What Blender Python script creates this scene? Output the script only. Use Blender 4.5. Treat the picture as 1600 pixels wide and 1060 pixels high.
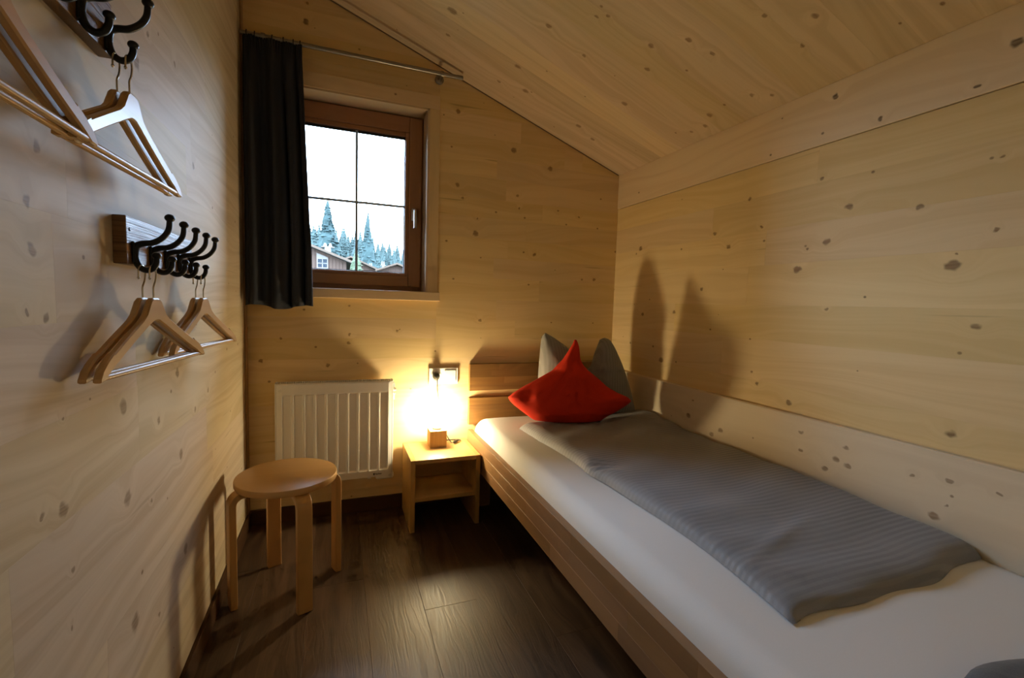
import bpy, bmesh, math, random
from mathutils import Vector, Matrix, noise as mnoise

random.seed(7)
scene = bpy.context.scene
for o in list(bpy.data.objects):
    bpy.data.objects.remove(o, do_unlink=True)
COL = scene.collection

# ------------------------------------------------------------------ camera
cam_d = bpy.data.cameras.new('camera')
cam_d.sensor_width = 36.0
cam_d.lens = 16.046
cam_d.clip_start = 0.02
cam_d.clip_end = 600
cam = bpy.data.objects.new('camera', cam_d)
COL.objects.link(cam)
CR = Vector((0.9341406, -0.3555940, 0.0305660))
CU = Vector((-0.0006055, 0.0840626, 0.9964603))
CF = Vector((0.3569048, 0.9308525, -0.0783110))
CP = Vector((0.40225, -2.44609, 1.11675))
cam.matrix_world = Matrix(((CR.x, CU.x, -CF.x, CP.x), (CR.y, CU.y, -CF.y, CP.y), (CR.z, CU.z, -CF.z, CP.z), (0, 0, 0, 1)))
scene.camera = cam

# ------------------------------------------------------------------ sky (pale overcast evening sky, the same all round)
SKY_COLOR = (0.64, 0.86, 1.18)
SKY_STRENGTH = 24.0
world = bpy.data.worlds.new('overcast_sky')
scene.world = world
world.use_nodes = True
bgn = world.node_tree.nodes['Background']
bgn.inputs['Color'].default_value = (*SKY_COLOR, 1)
bgn.inputs['Strength'].default_value = SKY_STRENGTH
# sampling guide in the window opening (emits nothing itself)
pd = bpy.data.lights.new('window_portal', 'AREA')
pd.shape = 'RECTANGLE'
pd.size, pd.size_y = 0.72, 0.95
pd.cycles.is_portal = True
po = bpy.data.objects.new('window_portal', pd)
COL.objects.link(po)
po.location = (0.4925, 0.24, 1.63)
po.rotation_euler = (math.radians(-90), 0, 0)

BULB_COLOR = (1.0, 0.81, 0.47)
BULB_STRENGTH = 310.0

# ------------------------------------------------------------------ view
vs = scene.view_settings
vs.view_transform = 'Standard'
vs.look = 'None'
vs.exposure = 0.25
vs.gamma = 1.0
vs.use_curve_mapping = False
try:
    cy = scene.cycles
    cy.use_denoising = True
    cy.use_adaptive_sampling = True
    cy.adaptive_threshold = 0.04
    cy.adaptive_min_samples = 12
    cy.denoiser = 'OPENIMAGEDENOISE'
    cy.max_bounces = 8
    cy.diffuse_bounces = 5
    cy.glossy_bounces = 3
    cy.transparent_max_bounces = 12
    cy.sample_clamp_indirect = 6.0
    cy.caustics_reflective = False
    cy.caustics_refractive = False
except Exception:
    pass

# ------------------------------------------------------------------ helpers
ORG = {}


def put(o, parent=None, loc=None):
    COL.objects.link(o)
    if parent is not None:
        o.parent = parent
    if loc is not None:
        o.location = loc
    return o


def tag(o, label=None, cat=None, group=None, kind=None):
    if label:
        o['label'] = label
    if cat:
        o['category'] = cat
    if group:
        o['group'] = group
    if kind:
        o['kind'] = kind
    return o


def empty(name, loc, label=None, cat=None, group=None, kind=None):
    o = bpy.data.objects.new(name, None)
    o.empty_display_size = 0.05
    put(o, None, loc)
    ORG[o] = Vector(loc)
    return tag(o, label, cat, group, kind)


class MB:
    """collects shapes in world coordinates and links them as ONE mesh object"""

    def __init__(s):
        s.bm = bmesh.new()

    def box(s, lo, hi, bev=0.0, seg=2):
        lo, hi = Vector(lo), Vector(hi)
        t = bmesh.new()
        bmesh.ops.create_cube(t, size=1.0)
        c = (lo + hi) / 2
        d = hi - lo
        for v in t.verts:
            v.co = Vector((v.co.x * d.x, v.co.y * d.y, v.co.z * d.z)) + c
        if bev > 0:
            bmesh.ops.bevel(t, geom=list(t.edges), offset=bev, segments=seg, profile=0.5, affect='EDGES')
        return s.join(t)

    def join(s, t):
        m = bpy.data.meshes.new('tmp')
        t.to_mesh(m)
        t.free()
        s.bm.from_mesh(m)
        bpy.data.meshes.remove(m)
        return s

    def raw(s, verts, faces):
        vs_ = [s.bm.verts.new(v) for v in verts]
        for f in faces:
            try:
                s.bm.faces.new([vs_[i] for i in f])
            except ValueError:
                pass
        return s

    def tube(s, pts, r, n=8, cap=True):
        """r: number or list of radii along the path"""
        pts = [Vector(p) for p in pts]
        if not isinstance(r, (list, tuple)):
            r = [r] * len(pts)
        rings = []
        t0 = (pts[1] - pts[0]).normalized()
        ref = Vector((0, 0, 1)) if abs(t0.z) < 0.9 else Vector((1, 0, 0))
        side = t0.cross(ref).normalized()
        for i, p in enumerate(pts):
            a = pts[max(i - 1, 0)]
            b = pts[min(i + 1, len(pts) - 1)]
            t = (b - a).normalized()
            side = (side - t * side.dot(t)).normalized()
            up = t.cross(side)
            rings.append([s.bm.verts.new(p + (side * math.cos(2 * math.pi * k / n) + up * math.sin(2 * math.pi * k / n)) * r[i]) for k in range(n)])
        for i in range(len(rings) - 1):
            for k in range(n):
                s.bm.faces.new((rings[i][k], rings[i][(k + 1) % n], rings[i + 1][(k + 1) % n], rings[i + 1][k]))
        if cap:
            s.bm.faces.new(list(reversed(rings[0])))
            s.bm.faces.new(rings[-1])
        return s

    def ball(s, c, r, sc=(1, 1, 1), n=12):
        t = bmesh.new()
        bmesh.ops.create_uvsphere(t, u_segments=n, v_segments=max(6, n // 2 + 2), radius=r)
        for v in t.verts:
            v.co = Vector((v.co.x * sc[0], v.co.y * sc[1], v.co.z * sc[2])) + Vector(c)
        return s.join(t)

    def lathe(s, c, prof, axis='z', n=24):
        """prof: list of (radius, height along the axis)"""
        c = Vector(c)
        ax = {'z': (Vector((1, 0, 0)), Vector((0, 1, 0)), Vector((0, 0, 1))),
              'y': (Vector((1, 0, 0)), Vector((0, 0, 1)), Vector((0, -1, 0))),
              'x': (Vector((0, 1, 0)), Vector((0, 0, 1)), Vector((1, 0, 0)))}[axis]
        rings = []
        for r, h in prof:
            rings.append([s.bm.verts.new(c + ax[0] * (r * math.cos(2 * math.pi * k / n)) + ax[1] * (r * math.sin(2 * math.pi * k / n)) + ax[2] * h) for k in range(n)])
        for i in range(len(rings) - 1):
            for k in range(n):
                s.bm.faces.new((rings[i][k], rings[i][(k + 1) % n], rings[i + 1][(k + 1) % n], rings[i + 1][k]))
        s.bm.faces.new(list(reversed(rings[0])))
        s.bm.faces.new(rings[-1])
        return s

    def build(s, name, mat, parent=None, smooth=False, local=False, loc=None):
        root = parent
        while root is not None and root not in ORG:
            root = root.parent
        off = Vector((0, 0, 0))
        if not local:
            if root is not None:
                off = ORG[root]
            elif loc is not None:
                off = Vector(loc)
        if off.length > 0:
            for v in s.bm.verts:
                v.co -= off
        bmesh.ops.recalc_face_normals(s.bm, faces=list(s.bm.faces))
        me = bpy.data.meshes.new(name)
        s.bm.to_mesh(me)
        s.bm.free()
        if smooth:
            for pl in me.polygons:
                pl.use_smooth = True
            if smooth != True:
                try:
                    me.set_sharp_from_angle(angle=math.radians(smooth))
                except Exception:
                    pass
        if mat is not None:
            me.materials.append(mat)
        o = bpy.data.objects.new(name, me)
        put(o, parent)
        if parent is None and not local:
            o.location = off
            ORG[o] = off.copy()
        elif parent is None:
            ORG[o] = Vector((0, 0, 0))
        return o


def plank4(name, q, N, th, ch, mat, parent):
    """a board with chamfered front edges; q = four front corners in order"""
    q = [Vector(p) for p in q]
    N = Vector(N).normalized()
    ins = []
    for i in range(4):
        a = (q[(i + 1) % 4] - q[i])
        b = (q[(i - 1) % 4] - q[i])
        v = q[i].copy()
        if a.length > 1e-5:
            v += a.normalized() * ch
        if b.length > 1e-5:
            v += b.normalized() * ch
        ins.append(v)
    vs_ = ins + [p - N * ch for p in q] + [p - N * th for p in q]
    fs = [(0, 1, 2, 3), (11, 10, 9, 8)]
    for i in range(4):
        j = (i + 1) % 4
        fs.append((i, i + 4, j + 4, j))
        fs.append((i + 4, i + 8, j + 8, j + 4))
    m = MB().raw(vs_, fs)
    return m.build(name, mat, parent)


def copy_tree(o, parent=None):
    c = o.copy()
    COL.objects.link(c)
    c.parent = parent
    for ch in list(o.children):
        copy_tree(ch, c)
    return c


# ------------------------------------------------------------------ materials
class NT:
    def __init__(s, name):
        s.m = bpy.data.materials.new(name)
        s.m.use_nodes = True
        s.t = s.m.node_tree
        s.b = s.t.nodes['Principled BSDF']

    def n(s, kind, **kw):
        nd = s.t.nodes.new(kind)
        for k, v in kw.items():
            setattr(nd, k, v)
        return nd

    def l(s, a, b):
        s.t.links.new(a, b)

    def val(s, sock, v):
        if hasattr(v, 'is_linked') or hasattr(v, 'links'):
            s.l(v, sock)
        else:
            sock.default_value = v

    def math(s, op, a, b=None, c=None, clamp=False):
        nd = s.n('ShaderNodeMath', operation=op)
        nd.use_clamp = clamp
        s.val(nd.inputs[0], a)
        if b is not None:
            s.val(nd.inputs[1], b)
        if c is not None:
            s.val(nd.inputs[2], c)
        return nd.outputs[0]

    def comb(s, x, y, z):
        nd = s.n('ShaderNodeCombineXYZ')
        for i, v in enumerate((x, y, z)):
            s.val(nd.inputs[i], v)
        return nd.outputs[0]

    def noise(s, vec, scale=1.0, detail=2.0, rough=0.5, dist=0.0):
        nd = s.n('ShaderNodeTexNoise')
        s.l(vec, nd.inputs['Vector'])
        nd.inputs['Scale'].default_value = scale
        nd.inputs['Detail'].default_value = detail
        nd.inputs['Roughness'].default_value = rough
        nd.inputs['Distortion'].default_value = dist
        return nd.outputs[0]

    def rng(s, v, a, b, c=0.0, d=1.0, smooth=False):
        nd = s.n('ShaderNodeMapRange')
        if smooth:
            nd.interpolation_type = 'SMOOTHSTEP'
        s.l(v, nd.inputs[0])
        for i, x in enumerate((a, b, c, d)):
            nd.inputs[i + 1].default_value = x
        return nd.outputs[0]

    def mix(s, f, a, b, blend='MIX'):
        nd = s.n('ShaderNodeMix', data_type='RGBA', blend_type=blend)
        s.val(nd.inputs[0], f)
        for k, v in ((6, a), (7, b)):
            if isinstance(v, tuple):
                nd.inputs[k].default_value = (*v[:3], 1)
            else:
                s.l(v, nd.inputs[k])
        return nd.outputs[2]

    def pos(s):
        g = s.n('ShaderNodeNewGeometry')
        sp = s.n('ShaderNodeSeparateXYZ')
        s.l(g.outputs['Position'], sp.inputs[0])
        return sp.outputs

    def obj(s):
        g = s.n('ShaderNodeTexCoord')
        sp = s.n('ShaderNodeSeparateXYZ')
        s.l(g.outputs['Object'], sp.inputs[0])
        return sp.outputs

    def rand(s):
        return s.n('ShaderNodeObjectInfo').outputs['Random']

    def bump(s, h, strength=0.2, dist=0.002):
        nd = s.n('ShaderNodeBump')
        nd.inputs['Strength'].default_value = strength
        nd.inputs['Distance'].default_value = dist
        s.l(h, nd.inputs['Height'])
        s.l(nd.outputs[0], s.b.inputs['Normal'])

    def out(s, color=None, rough=0.5, metal=0.0, spec=0.5):
        if color is not None:
            if isinstance(color, tuple):
                s.b.inputs['Base Color'].default_value = (*color[:3], 1)
            else:
                s.l(color, s.b.inputs['Base Color'])
        s.val(s.b.inputs['Roughness'], rough)
        s.b.inputs['Metallic'].default_value = metal
        s.b.inputs['Specular IOR Level'].default_value = spec
        return s.m


def simple(name, col, rough=0.5, metal=0.0, spec=0.5, var=0.06, scale=60.0):
    t = NT(name)
    p = t.obj()
    n = t.noise(t.comb(p[0], p[1], p[2]), scale, 3)
    f = t.rng(n, 0.3, 0.7, 1.0 - var, 1.0 + var)
    c = t.mix(1.0, tuple(col), t.comb(f, f, f), 'MULTIPLY')
    return t.out(c, rough, metal, spec)


def pine(name, u, v, light, dark, knots=(), knot_col=(0.20, 0.10, 0.045), grain=26.0, contrast=0.5, rough=0.5, tone=0.14, pins=0.5, uscale=1.0, bump=0.0, kscale=1.0, koval=1.25, kstr=0.8, streak=0.0, spec=0.14):
    """spruce boards: u = axis along the grain, v = across"""
    t = NT(name)
    P = t.pos()
    U = P['xyz'.index(u)]
    V = P['xyz'.index(v)]
    if uscale != 1.0:
        U = t.math('MULTIPLY', U, uscale)
    R = t.rand()
    mask = None
    fall = None
    if knots:
        wq = t.n('ShaderNodeTexNoise')
        t.l(t.comb(t.math('MULTIPLY', U, 70.0), t.math('MULTIPLY', V, 70.0), 0.0), wq.inputs['Vector'])
        wq.inputs['Scale'].default_value = 1.0
        wq.inputs['Detail'].default_value = 0.0
        mad = t.n('ShaderNodeVectorMath', operation='MULTIPLY_ADD')
        t.l(wq.outputs['Color'], mad.inputs[0])
        mad.inputs[1].default_value = (0.012, 0.009, 0)
        t.l(t.comb(t.math('SUBTRACT', U, 0.006), t.math('SUBTRACT', V, 0.0045), 0.0), mad.inputs[2])
        UV = mad.outputs[0]
    for (ku, kv, kr) in knots:
        kr *= kscale
        sb = t.n('ShaderNodeVectorMath', operation='SUBTRACT')
        t.l(UV, sb.inputs[0])
        sb.inputs[1].default_value = (ku, kv, 0)
        ml = t.n('ShaderNodeVectorMath', operation='MULTIPLY')
        t.l(sb.outputs[0], ml.inputs[0])
        ml.inputs[1].default_value = (1 / (kr * koval), 1 / kr, 0)
        ln = t.n('ShaderNodeVectorMath', operation='LENGTH')
        t.l(ml.outputs[0], ln.inputs[0])
        mask = ln.outputs['Value'] if mask is None else t.math('MINIMUM', mask, ln.outputs['Value'])
    if mask is not None:
        fall = t.rng(mask, 5.0, 0.4, 0.0, 1.0, True)
        mask = t.rng(mask, 1.15, 0.55, 0.0, kstr, True)
    ru = t.math('MULTIPLY', R, 41.0)
    rw = t.math('MULTIPLY', R, 17.0)
    gv = t.math('MULTIPLY', V, grain)
    if fall is not None:
        gv = t.math('ADD', gv, t.math('MULTIPLY', fall, 0.8))
    # gently wandering year rings
    wob = t.noise(t.comb(t.math('MULTIPLY_ADD', U, 1.3, ru), t.math('MULTIPLY', V, 5.0), rw), 1.0, 1)
    gv2 = t.math('MULTIPLY_ADD', wob, 5.0, gv)
    rings = t.noise(t.comb(t.math('MULTIPLY_ADD', U, 0.8, ru), gv2, rw), 1.0, 2, 0.6)
    rings = t.rng(rings, 0.35, 0.68, 0.0, 1.0, True)
    fine = t.noise(t.comb(t.math('MULTIPLY_ADD', U, 6.0, ru), t.math('MULTIPLY', gv2, 9.0), rw), 1.0, 1)
    broad = t.noise(t.comb(t.math('MULTIPLY_ADD', U, 1.0, rw), t.math('MULTIPLY', V, 6.0), ru), 1.0, 0)
    f = t.math('ADD', t.math('MULTIPLY', rings, 0.55), t.math('ADD', t.math('MULTIPLY', fine, 0.25), t.math('MULTIPLY', broad, 0.35)))
    f = t.math('MULTIPLY', t.math('SUBTRACT', f, 0.2), contrast, clamp=True)
    c = t.mix(f, light, dark)
    # each board its own tone
    tn = t.rng(R, 0.0, 1.0, 1.0 - tone, 1.0 + tone * 0.5)
    rc = t.math('FRACT', t.math('MULTIPLY', R, 7.31))
    tb = t.math('MULTIPLY', tn, t.rng(rc, 0.0, 1.0, 0.90, 1.06))
    c = t.mix(1.0, c, t.comb(tn, tn, tb), 'MULTIPLY')
    if streak > 0:
        sn = t.noise(t.comb(t.math('MULTIPLY_ADD', U, 3.0, ru), t.math('MULTIPLY', V, 70.0), rw), 1.0, 0)
        sm_ = t.rng(sn, 0.80, 0.87, 0.0, streak, True)
        c = t.mix(sm_, c, tuple(x * 0.55 for x in dark))
    # pin knots
    if pins > 0:
        vo = t.n('ShaderNodeTexVoronoi')
        vo.voronoi_dimensions = '2D'
        t.l(t.comb(t.math('MULTIPLY', U, 4.5), t.math('MULTIPLY', V, 5.5), 0.0), vo.inputs['Vector'])
        vo.inputs['Scale'].default_value = 1.0
        sp = t.n('ShaderNodeSeparateColor')
        t.l(vo.outputs['Color'], sp.inputs[0])
        gate = t.math('LESS_THAN', sp.outputs[0], pins)
        rad = t.rng(sp.outputs[1], 0.0, 1.0, 0.012, 0.034)
        m = t.math('DIVIDE', vo.outputs['Distance'], rad)
        m = t.rng(m, 1.3, 0.5, 0.0, 0.85, True)
        m = t.math('MULTIPLY', m, gate)
        mask = m if mask is None else t.math('MAXIMUM', mask, m)
    if mask is not None:
        mk = t.math('MULTIPLY', mask, t.rng(fine, 0.3, 0.7, 0.7, 1.0))
        c = t.mix(mk, c, knot_col)
    if bump:
        t.bump(t.math('ADD', fine, rings), bump, 0.0008)
    return t.out(c, rough, 0.0, spec)


KN = {
    'L': [(-1.602, 1.237, 0.0098), (-1.597, 1.171, 0.0117), (-1.571, 1.074, 0.0085), (-1.617, 1.083, 0.0053), (-1.325, 0.885, 0.018), (-0.993, 0.902, 0.0150), (-1.137, 0.808, 0.0103), (-0.798, 1.494, 0.0114), (-1.574, 1.32, 0.0091), (-1.54, 0.916, 0.004), (-1.551, 0.773, 0.0141), (-1.32, 0.694, 0.0184), (-0.979, 0.675, 0.0164), (-1.305, 0.413, 0.0219), (-0.962, 0.394, 0.018), (-1.53, 0.662, 0.0052), (-1.196, 0.636, 0.0059), (-1.171, 0.341, 0.0077), (-1.542, 0.569, 0.0052), (-1.605, 0.785, 0.0065), (-1.203, 1.606, 0.0178), (-1.131, 1.699, 0.0087), (-0.947, 1.718, 0.0101), (-0.689, 0.798, 0.0108), (-0.838, 0.767, 0.0097)],
    'R': [(-1.281, 1.592, 0.0091), (-0.976, 1.581, 0.0107), (-1.382, 1.476, 0.0151), (-1.585, 1.437, 0.0114), (-1.316, 1.366, 0.0158), (-1.213, 1.274, 0.0192), (-1.677, 1.26, 0.0215), (-1.758, 1.535, 0.0058), (-1.244, 1.349, 0.007), (-1.761, 1.346, 0.0067), (-1.686, 1.293, 0.0053), (-0.297, 1.078, 0.0145), (-0.878, 1.393, 0.0141), (-0.476, 0.839, 0.0208), (-0.795, 1.462, 0.0117), (-1.334, 1.13, 0.0079), (-1.742, 1.093, 0.0138), (-1.713, 0.787, 0.0162), (-1.075, 0.818, 0.0105), (-1.219, 0.771, 0.0147), (-0.248, 1.447, 0.0182), (-0.734, 1.21, 0.0121), (-0.554, 1.096, 0.0131), (-1.042, 1.456, 0.0078)],
    'E': [(-1.307, 1.862, 0.0115), (-1.457, 1.734, 0.0092), (-1.762, 1.813, 0.0146), (-1.692, 1.735, 0.0069)],
    'B': [(1.462, 1.4, 0.0185), (1.863, 1.276, 0.0195), (1.001, 1.739, 0.0205), (1.348, 1.72, 0.0144), (0.997, 2.118, 0.0203), (1.317, 1.964, 0.0285), (1.116, 1.571, 0.0105), (1.107, 1.491, 0.028), (1.544, 1.893, 0.0258), (1.031, 1.675, 0.0121), (1.362, 1.651, 0.0108), (0.458, 0.933, 0.013), (0.455, 0.891, 0.013), (0.147, 0.913, 0.0123), (0.695, 0.954, 0.0134), (1.145, 1.015, 0.0143), (0.356, 0.778, 0.016), (0.263, 2.395, 0.0239), (1.74, 1.637, 0.0114), (0.455, 1.079, 0.0097), (0.269, 2.479, 0.0119), (0.061, 0.803, 0.0153), (1.603, 1.661, 0.0112)],
    'C': [(1.262, -0.707, 0.0152), (1.604, -0.939, 0.0145), (1.676, -1.064, 0.0137), (1.673, -0.833, 0.0129), (1.778, -1.081, 0.0116), (1.449, -0.687, 0.0106), (1.263, -0.369, 0.0179), (1.367, -0.234, 0.0193), (1.745, -0.581, 0.0177), (2.028, -0.836, 0.0166), (2.031, -1.048, 0.0124), (2.074, -1.103, 0.0122), (1.765, -1.308, 0.0101), (1.864, -1.408, 0.0135), (1.939, -1.317, 0.0104), (1.701, -0.222, 0.017), (0.911, -0.447, 0.0243), (1.377, -0.894, 0.0094), (1.406, -0.929, 0.0093), (2.068, -0.684, 0.0119), (2.072, -0.767, 0.0144), (1.238, -0.176, 0.0129), (0.932, -0.278, 0.0117), (2.19, -1.304, 0.0089), (1.819, -0.185, 0.014)],
    'D': [(-1.425, 0.62, 0.0131), (-1.465, 0.61, 0.0128), (-1.301, 0.612, 0.0094), (-1.391, 0.575, 0.0111), (-1.454, 0.67, 0.0107), (-0.925, 0.582, 0.0142), (-0.875, 0.551, 0.0145), (-1.705, 0.549, 0.0146), (-1.646, 0.646, 0.0076), (-1.732, 0.662, 0.0089), (-1.731, 0.59, 0.0054), (-1.295, 0.677, 0.0094), (-0.748, 0.68, 0.0092), (-0.725, 0.6, 0.0155), (-1.833, 0.667, 0.0066)],
}
PL = (0.80, 0.61, 0.33)
PD = (0.63, 0.435, 0.19)
M = {}
M['pine_left_daylit'] = pine('spruce_left_daylit', 'y', 'z', (0.62, 0.525, 0.40), (0.45, 0.35, 0.235), KN['L'], knot_col=(0.17, 0.105, 0.06), kstr=0.72, koval=0.95, tone=0.04, contrast=1.0, streak=0.25, spec=0.04)  # greyer than the other walls: window daylight mixed into the wood colour
M['pine_back'] = pine('spruce_back', 'x', 'z', PL, PD, KN['B'], kscale=0.62, tone=0.06, kstr=0.8, koval=1.0, knot_col=(0.20, 0.09, 0.03), streak=0.55, contrast=0.7)
M['pine_right'] = pine('spruce_right', 'y', 'z', PL, PD, KN['R'], kscale=0.75, tone=0.05, kstr=0.85, knot_col=(0.16, 0.07, 0.025), streak=0.3, contrast=0.7)
M['pine_beam'] = pine('spruce_beam', 'y', 'z', (0.84, 0.67, 0.42), (0.69, 0.50, 0.27), KN['E'], tone=0.02, contrast=0.7, knot_col=(0.10, 0.05, 0.02), kstr=0.95, pins=0.3, kscale=0.85)
M['pine_low_daylit'] = pine('spruce_low_board_daylit', 'y', 'z', (0.76, 0.63, 0.49), (0.62, 0.485, 0.35), KN['D'], tone=0.02, kscale=0.8, kstr=0.75, pins=0.35)  # bluish cast of the daylight is put into this board's colour
M['pine_ceil'] = pine('spruce_ceiling', 'x', 'y', (0.72, 0.56, 0.36), (0.53, 0.38, 0.21), KN['C'], uscale=1.0663, kscale=0.8, tone=0.11, kstr=0.75, pins=0.35, contrast=0.8)
M['pine_trim'] = pine('spruce_trim', 'y', 'z', (0.76, 0.58, 0.34), (0.62, 0.44, 0.22), (), tone=0.04, pins=0)
M['pine_trim_x'] = pine('spruce_trim_across', 'x', 'z', (0.76, 0.58, 0.34), (0.62, 0.44, 0.22), (), tone=0.05, pins=0.15)
M['pine_trim_z'] = pine('spruce_trim_upright', 'z', 'x', (0.76, 0.58, 0.34), (0.62, 0.44, 0.22), (), tone=0.05, pins=0)
M['larch_x'] = pine('larch_frame_across', 'x', 'z', (0.42, 0.22, 0.12), (0.29, 0.14, 0.068), (), tone=0.05, pins=0, rough=0.4)
M['larch_z'] = pine('larch_frame_upright', 'z', 'x', (0.42, 0.22, 0.12), (0.29, 0.14, 0.068), (), tone=0.05, pins=0, rough=0.4)
M['birch'] = pine('birch_veneer', 'x', 'y', (0.60, 0.365, 0.145), (0.52, 0.30, 0.11), (), tone=0.02, pins=0, rough=0.38, contrast=0.5, spec=0.35)
M['birch_leg'] = pine('birch_leg', 'z', 'x', (0.60, 0.355, 0.14), (0.52, 0.29, 0.105), (), tone=0.06, pins=0, rough=0.4, contrast=0.5, spec=0.35)
M['oak_y'] = pine('oiled_oak_lengthwise', 'y', 'z', (0.34, 0.185, 0.085), (0.235, 0.118, 0.05), (), tone=0.14, pins=0, rough=0.42, contrast=0.7, spec=0.35)
M['oak_x'] = pine('oiled_oak_across', 'x', 'z', (0.29, 0.155, 0.055), (0.17, 0.08, 0.026), (), tone=0.30, pins=0, rough=0.42, contrast=0.9)
M['beech_x'] = pine('beech_across', 'x', 'y', (0.54, 0.34, 0.13), (0.40, 0.23, 0.075), (), tone=0.05, pins=0, rough=0.4, contrast=0.8, spec=0.35)
M['beech_z'] = pine('beech_upright', 'z', 'y', (0.52, 0.33, 0.125), (0.39, 0.22, 0.072), (), tone=0.08, pins=0, rough=0.4, contrast=0.8)
M['beech_lamp'] = pine('oak_lamp_block', 'z', 'x', (0.56, 0.36, 0.16), (0.44, 0.26, 0.10), (), tone=0.02, pins=0, rough=0.45, grain=60, contrast=0.8)
M['hanger'] = pine('hanger_wood', 'y', 'z', (0.57, 0.36, 0.17), (0.46, 0.265, 0.115), (), tone=0.10, pins=0, rough=0.33, grain=50, contrast=0.6)
M['rack'] = pine('old_rack_board', 'y', 'z', (0.27, 0.145, 0.062), (0.075, 0.036, 0.016), (), tone=0.1, pins=0, rough=0.38, grain=150, contrast=1.2, bump=0.6, spec=0.35)


def floor_mat():
    t = NT('dark_oak_laminate')
    P = t.pos()
    R = t.rand()
    ru = t.math('MULTIPLY', R, 53.0)
    w = t.noise(t.comb(t.math('MULTIPLY', P[0], 7.0), t.math('MULTIPLY_ADD', P[1], 1.6, ru), ru), 1.0, 3)
    gx = t.math('MULTIPLY_ADD', w, 4.5, t.math('MULTIPLY', P[0], 30.0))
    n1 = t.noise(t.comb(gx, t.math('MULTIPLY_ADD', P[1], 1.1, ru), ru), 1.0, 4, 0.62)
    n2 = t.noise(t.comb(t.math('MULTIPLY', gx, 8.0), t.math('MULTIPLY_ADD', P[1], 7.0, ru), ru), 1.0, 3)
    n3 = t.noise(t.comb(t.math('MULTIPLY', P[0], 9.0), t.math('MULTIPLY_ADD', P[1], 2.2, ru), ru), 1.0, 2)
    f = t.rng(t.math('ADD', t.math('MULTIPLY', n1, 0.7), t.math('MULTIPLY', n2, 0.3)), 0.36, 0.66, 0, 1, True)
    c = t.mix(f, (0.048, 0.026, 0.016), (0.104, 0.060, 0.035))
    streak = t.rng(n3, 0.60, 0.74, 0.0, 0.75, True)
    c = t.mix(streak, c, (0.022, 0.013, 0.009))
    tn = t.rng(R, 0, 1, 0.82, 1.12)
    c = t.mix(1.0, c, t.comb(tn, tn, tn), 'MULTIPLY')
    t.bump(t.math('ADD', n2, f), 0.22, 0.0010)
    return t.out(c, t.rng(n2, 0.3, 0.7, 0.36, 0.52), 0.0, 0.5)


M['floor'] = floor_mat()
M['skirting'] = pine('dark_skirting', 'y', 'z', (0.085, 0.042, 0.022), (0.05, 0.024, 0.013), (), tone=0.03, pins=0, rough=0.45)
M['skirting_x'] = pine('dark_skirting_across', 'x', 'z', (0.085, 0.042, 0.022), (0.05, 0.024, 0.013), (), tone=0.03, pins=0, rough=0.45)
M['core'] = simple('wall_core', (0.16, 0.10, 0.055), 0.9)
M['enamel'] = simple('white_enamel', (0.84, 0.82, 0.78), 0.28, var=0.01)
M['plastic'] = simple('white_plastic', (0.82, 0.81, 0.77), 0.3, var=0.01)
M['dark'] = simple('slot_shade', (0.02, 0.018, 0.015), 0.7)  # near-black colour standing in for shade inside the grille
M['grey_print'] = simple('grey_print', (0.05, 0.05, 0.05), 0.6)
M['steel'] = simple('brushed_steel', (0.30, 0.27, 0.23), 0.34, 1.0, var=0.04)
M['chrome'] = simple('chrome_wire', (0.62, 0.60, 0.56), 0.18, 1.0, var=0.02)
M['alu'] = simple('satin_aluminium', (0.72, 0.72, 0.72), 0.3, 1.0, var=0.02)
M['iron'] = simple('black_cast_iron', (0.010, 0.010, 0.011), 0.45, 0.0, 0.35, var=0.3, scale=220)
M['black'] = simple('black_rubber', (0.012, 0.012, 0.012), 0.45, var=0.1)
M['bar_grey'] = simple('grey_glazing_bar', (0.36, 0.44, 0.52), 0.5)
M['spacer'] = simple('pane_seal', (0.02, 0.022, 0.026), 0.5)


def fabric(name, col, col2, weave=900.0, rough=0.9, stripes=None, sheen=0.2, wr=0.0, wscale=14.0):
    t = NT(name)
    p = t.obj()
    v = t.comb(p[0], p[1], p[2])
    n = t.noise(v, weave, 2)
    c = t.mix(t.rng(n, 0.3, 0.7), col, col2)
    h = n
    if stripes:
        ax, per, amt = stripes
        k = t.math('SINE', t.math('MULTIPLY', t.math('ADD', p['xyz'.index(ax)], t.math('MULTIPLY', t.noise(v, 3.0, 1), 0.03)), 2 * math.pi / per))
        k = t.rng(k, -0.5, 0.5, 0, 1, True)
        c = t.mix(t.math('MULTIPLY', t.math('MULTIPLY', k, t.rng(t.noise(v, 5.0, 1), 0.35, 0.65, 0.25, 1.4)), amt), c, tuple(x * 0.55 for x in col))
        rough = t.rng(k, 0, 1, 0.48, 0.75)
    if wr > 0:
        h = t.math('ADD', t.math('MULTIPLY', n, 0.05), t.noise(v, wscale, 3, 0.55, 0.6))
        t.bump(h, wr, 0.02)
    else:
        t.bump(h, 0.15, 0.001)
    t.b.inputs['Sheen Weight'].default_value = sheen
    return t.out(c, rough, 0.0, 0.2)


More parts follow.
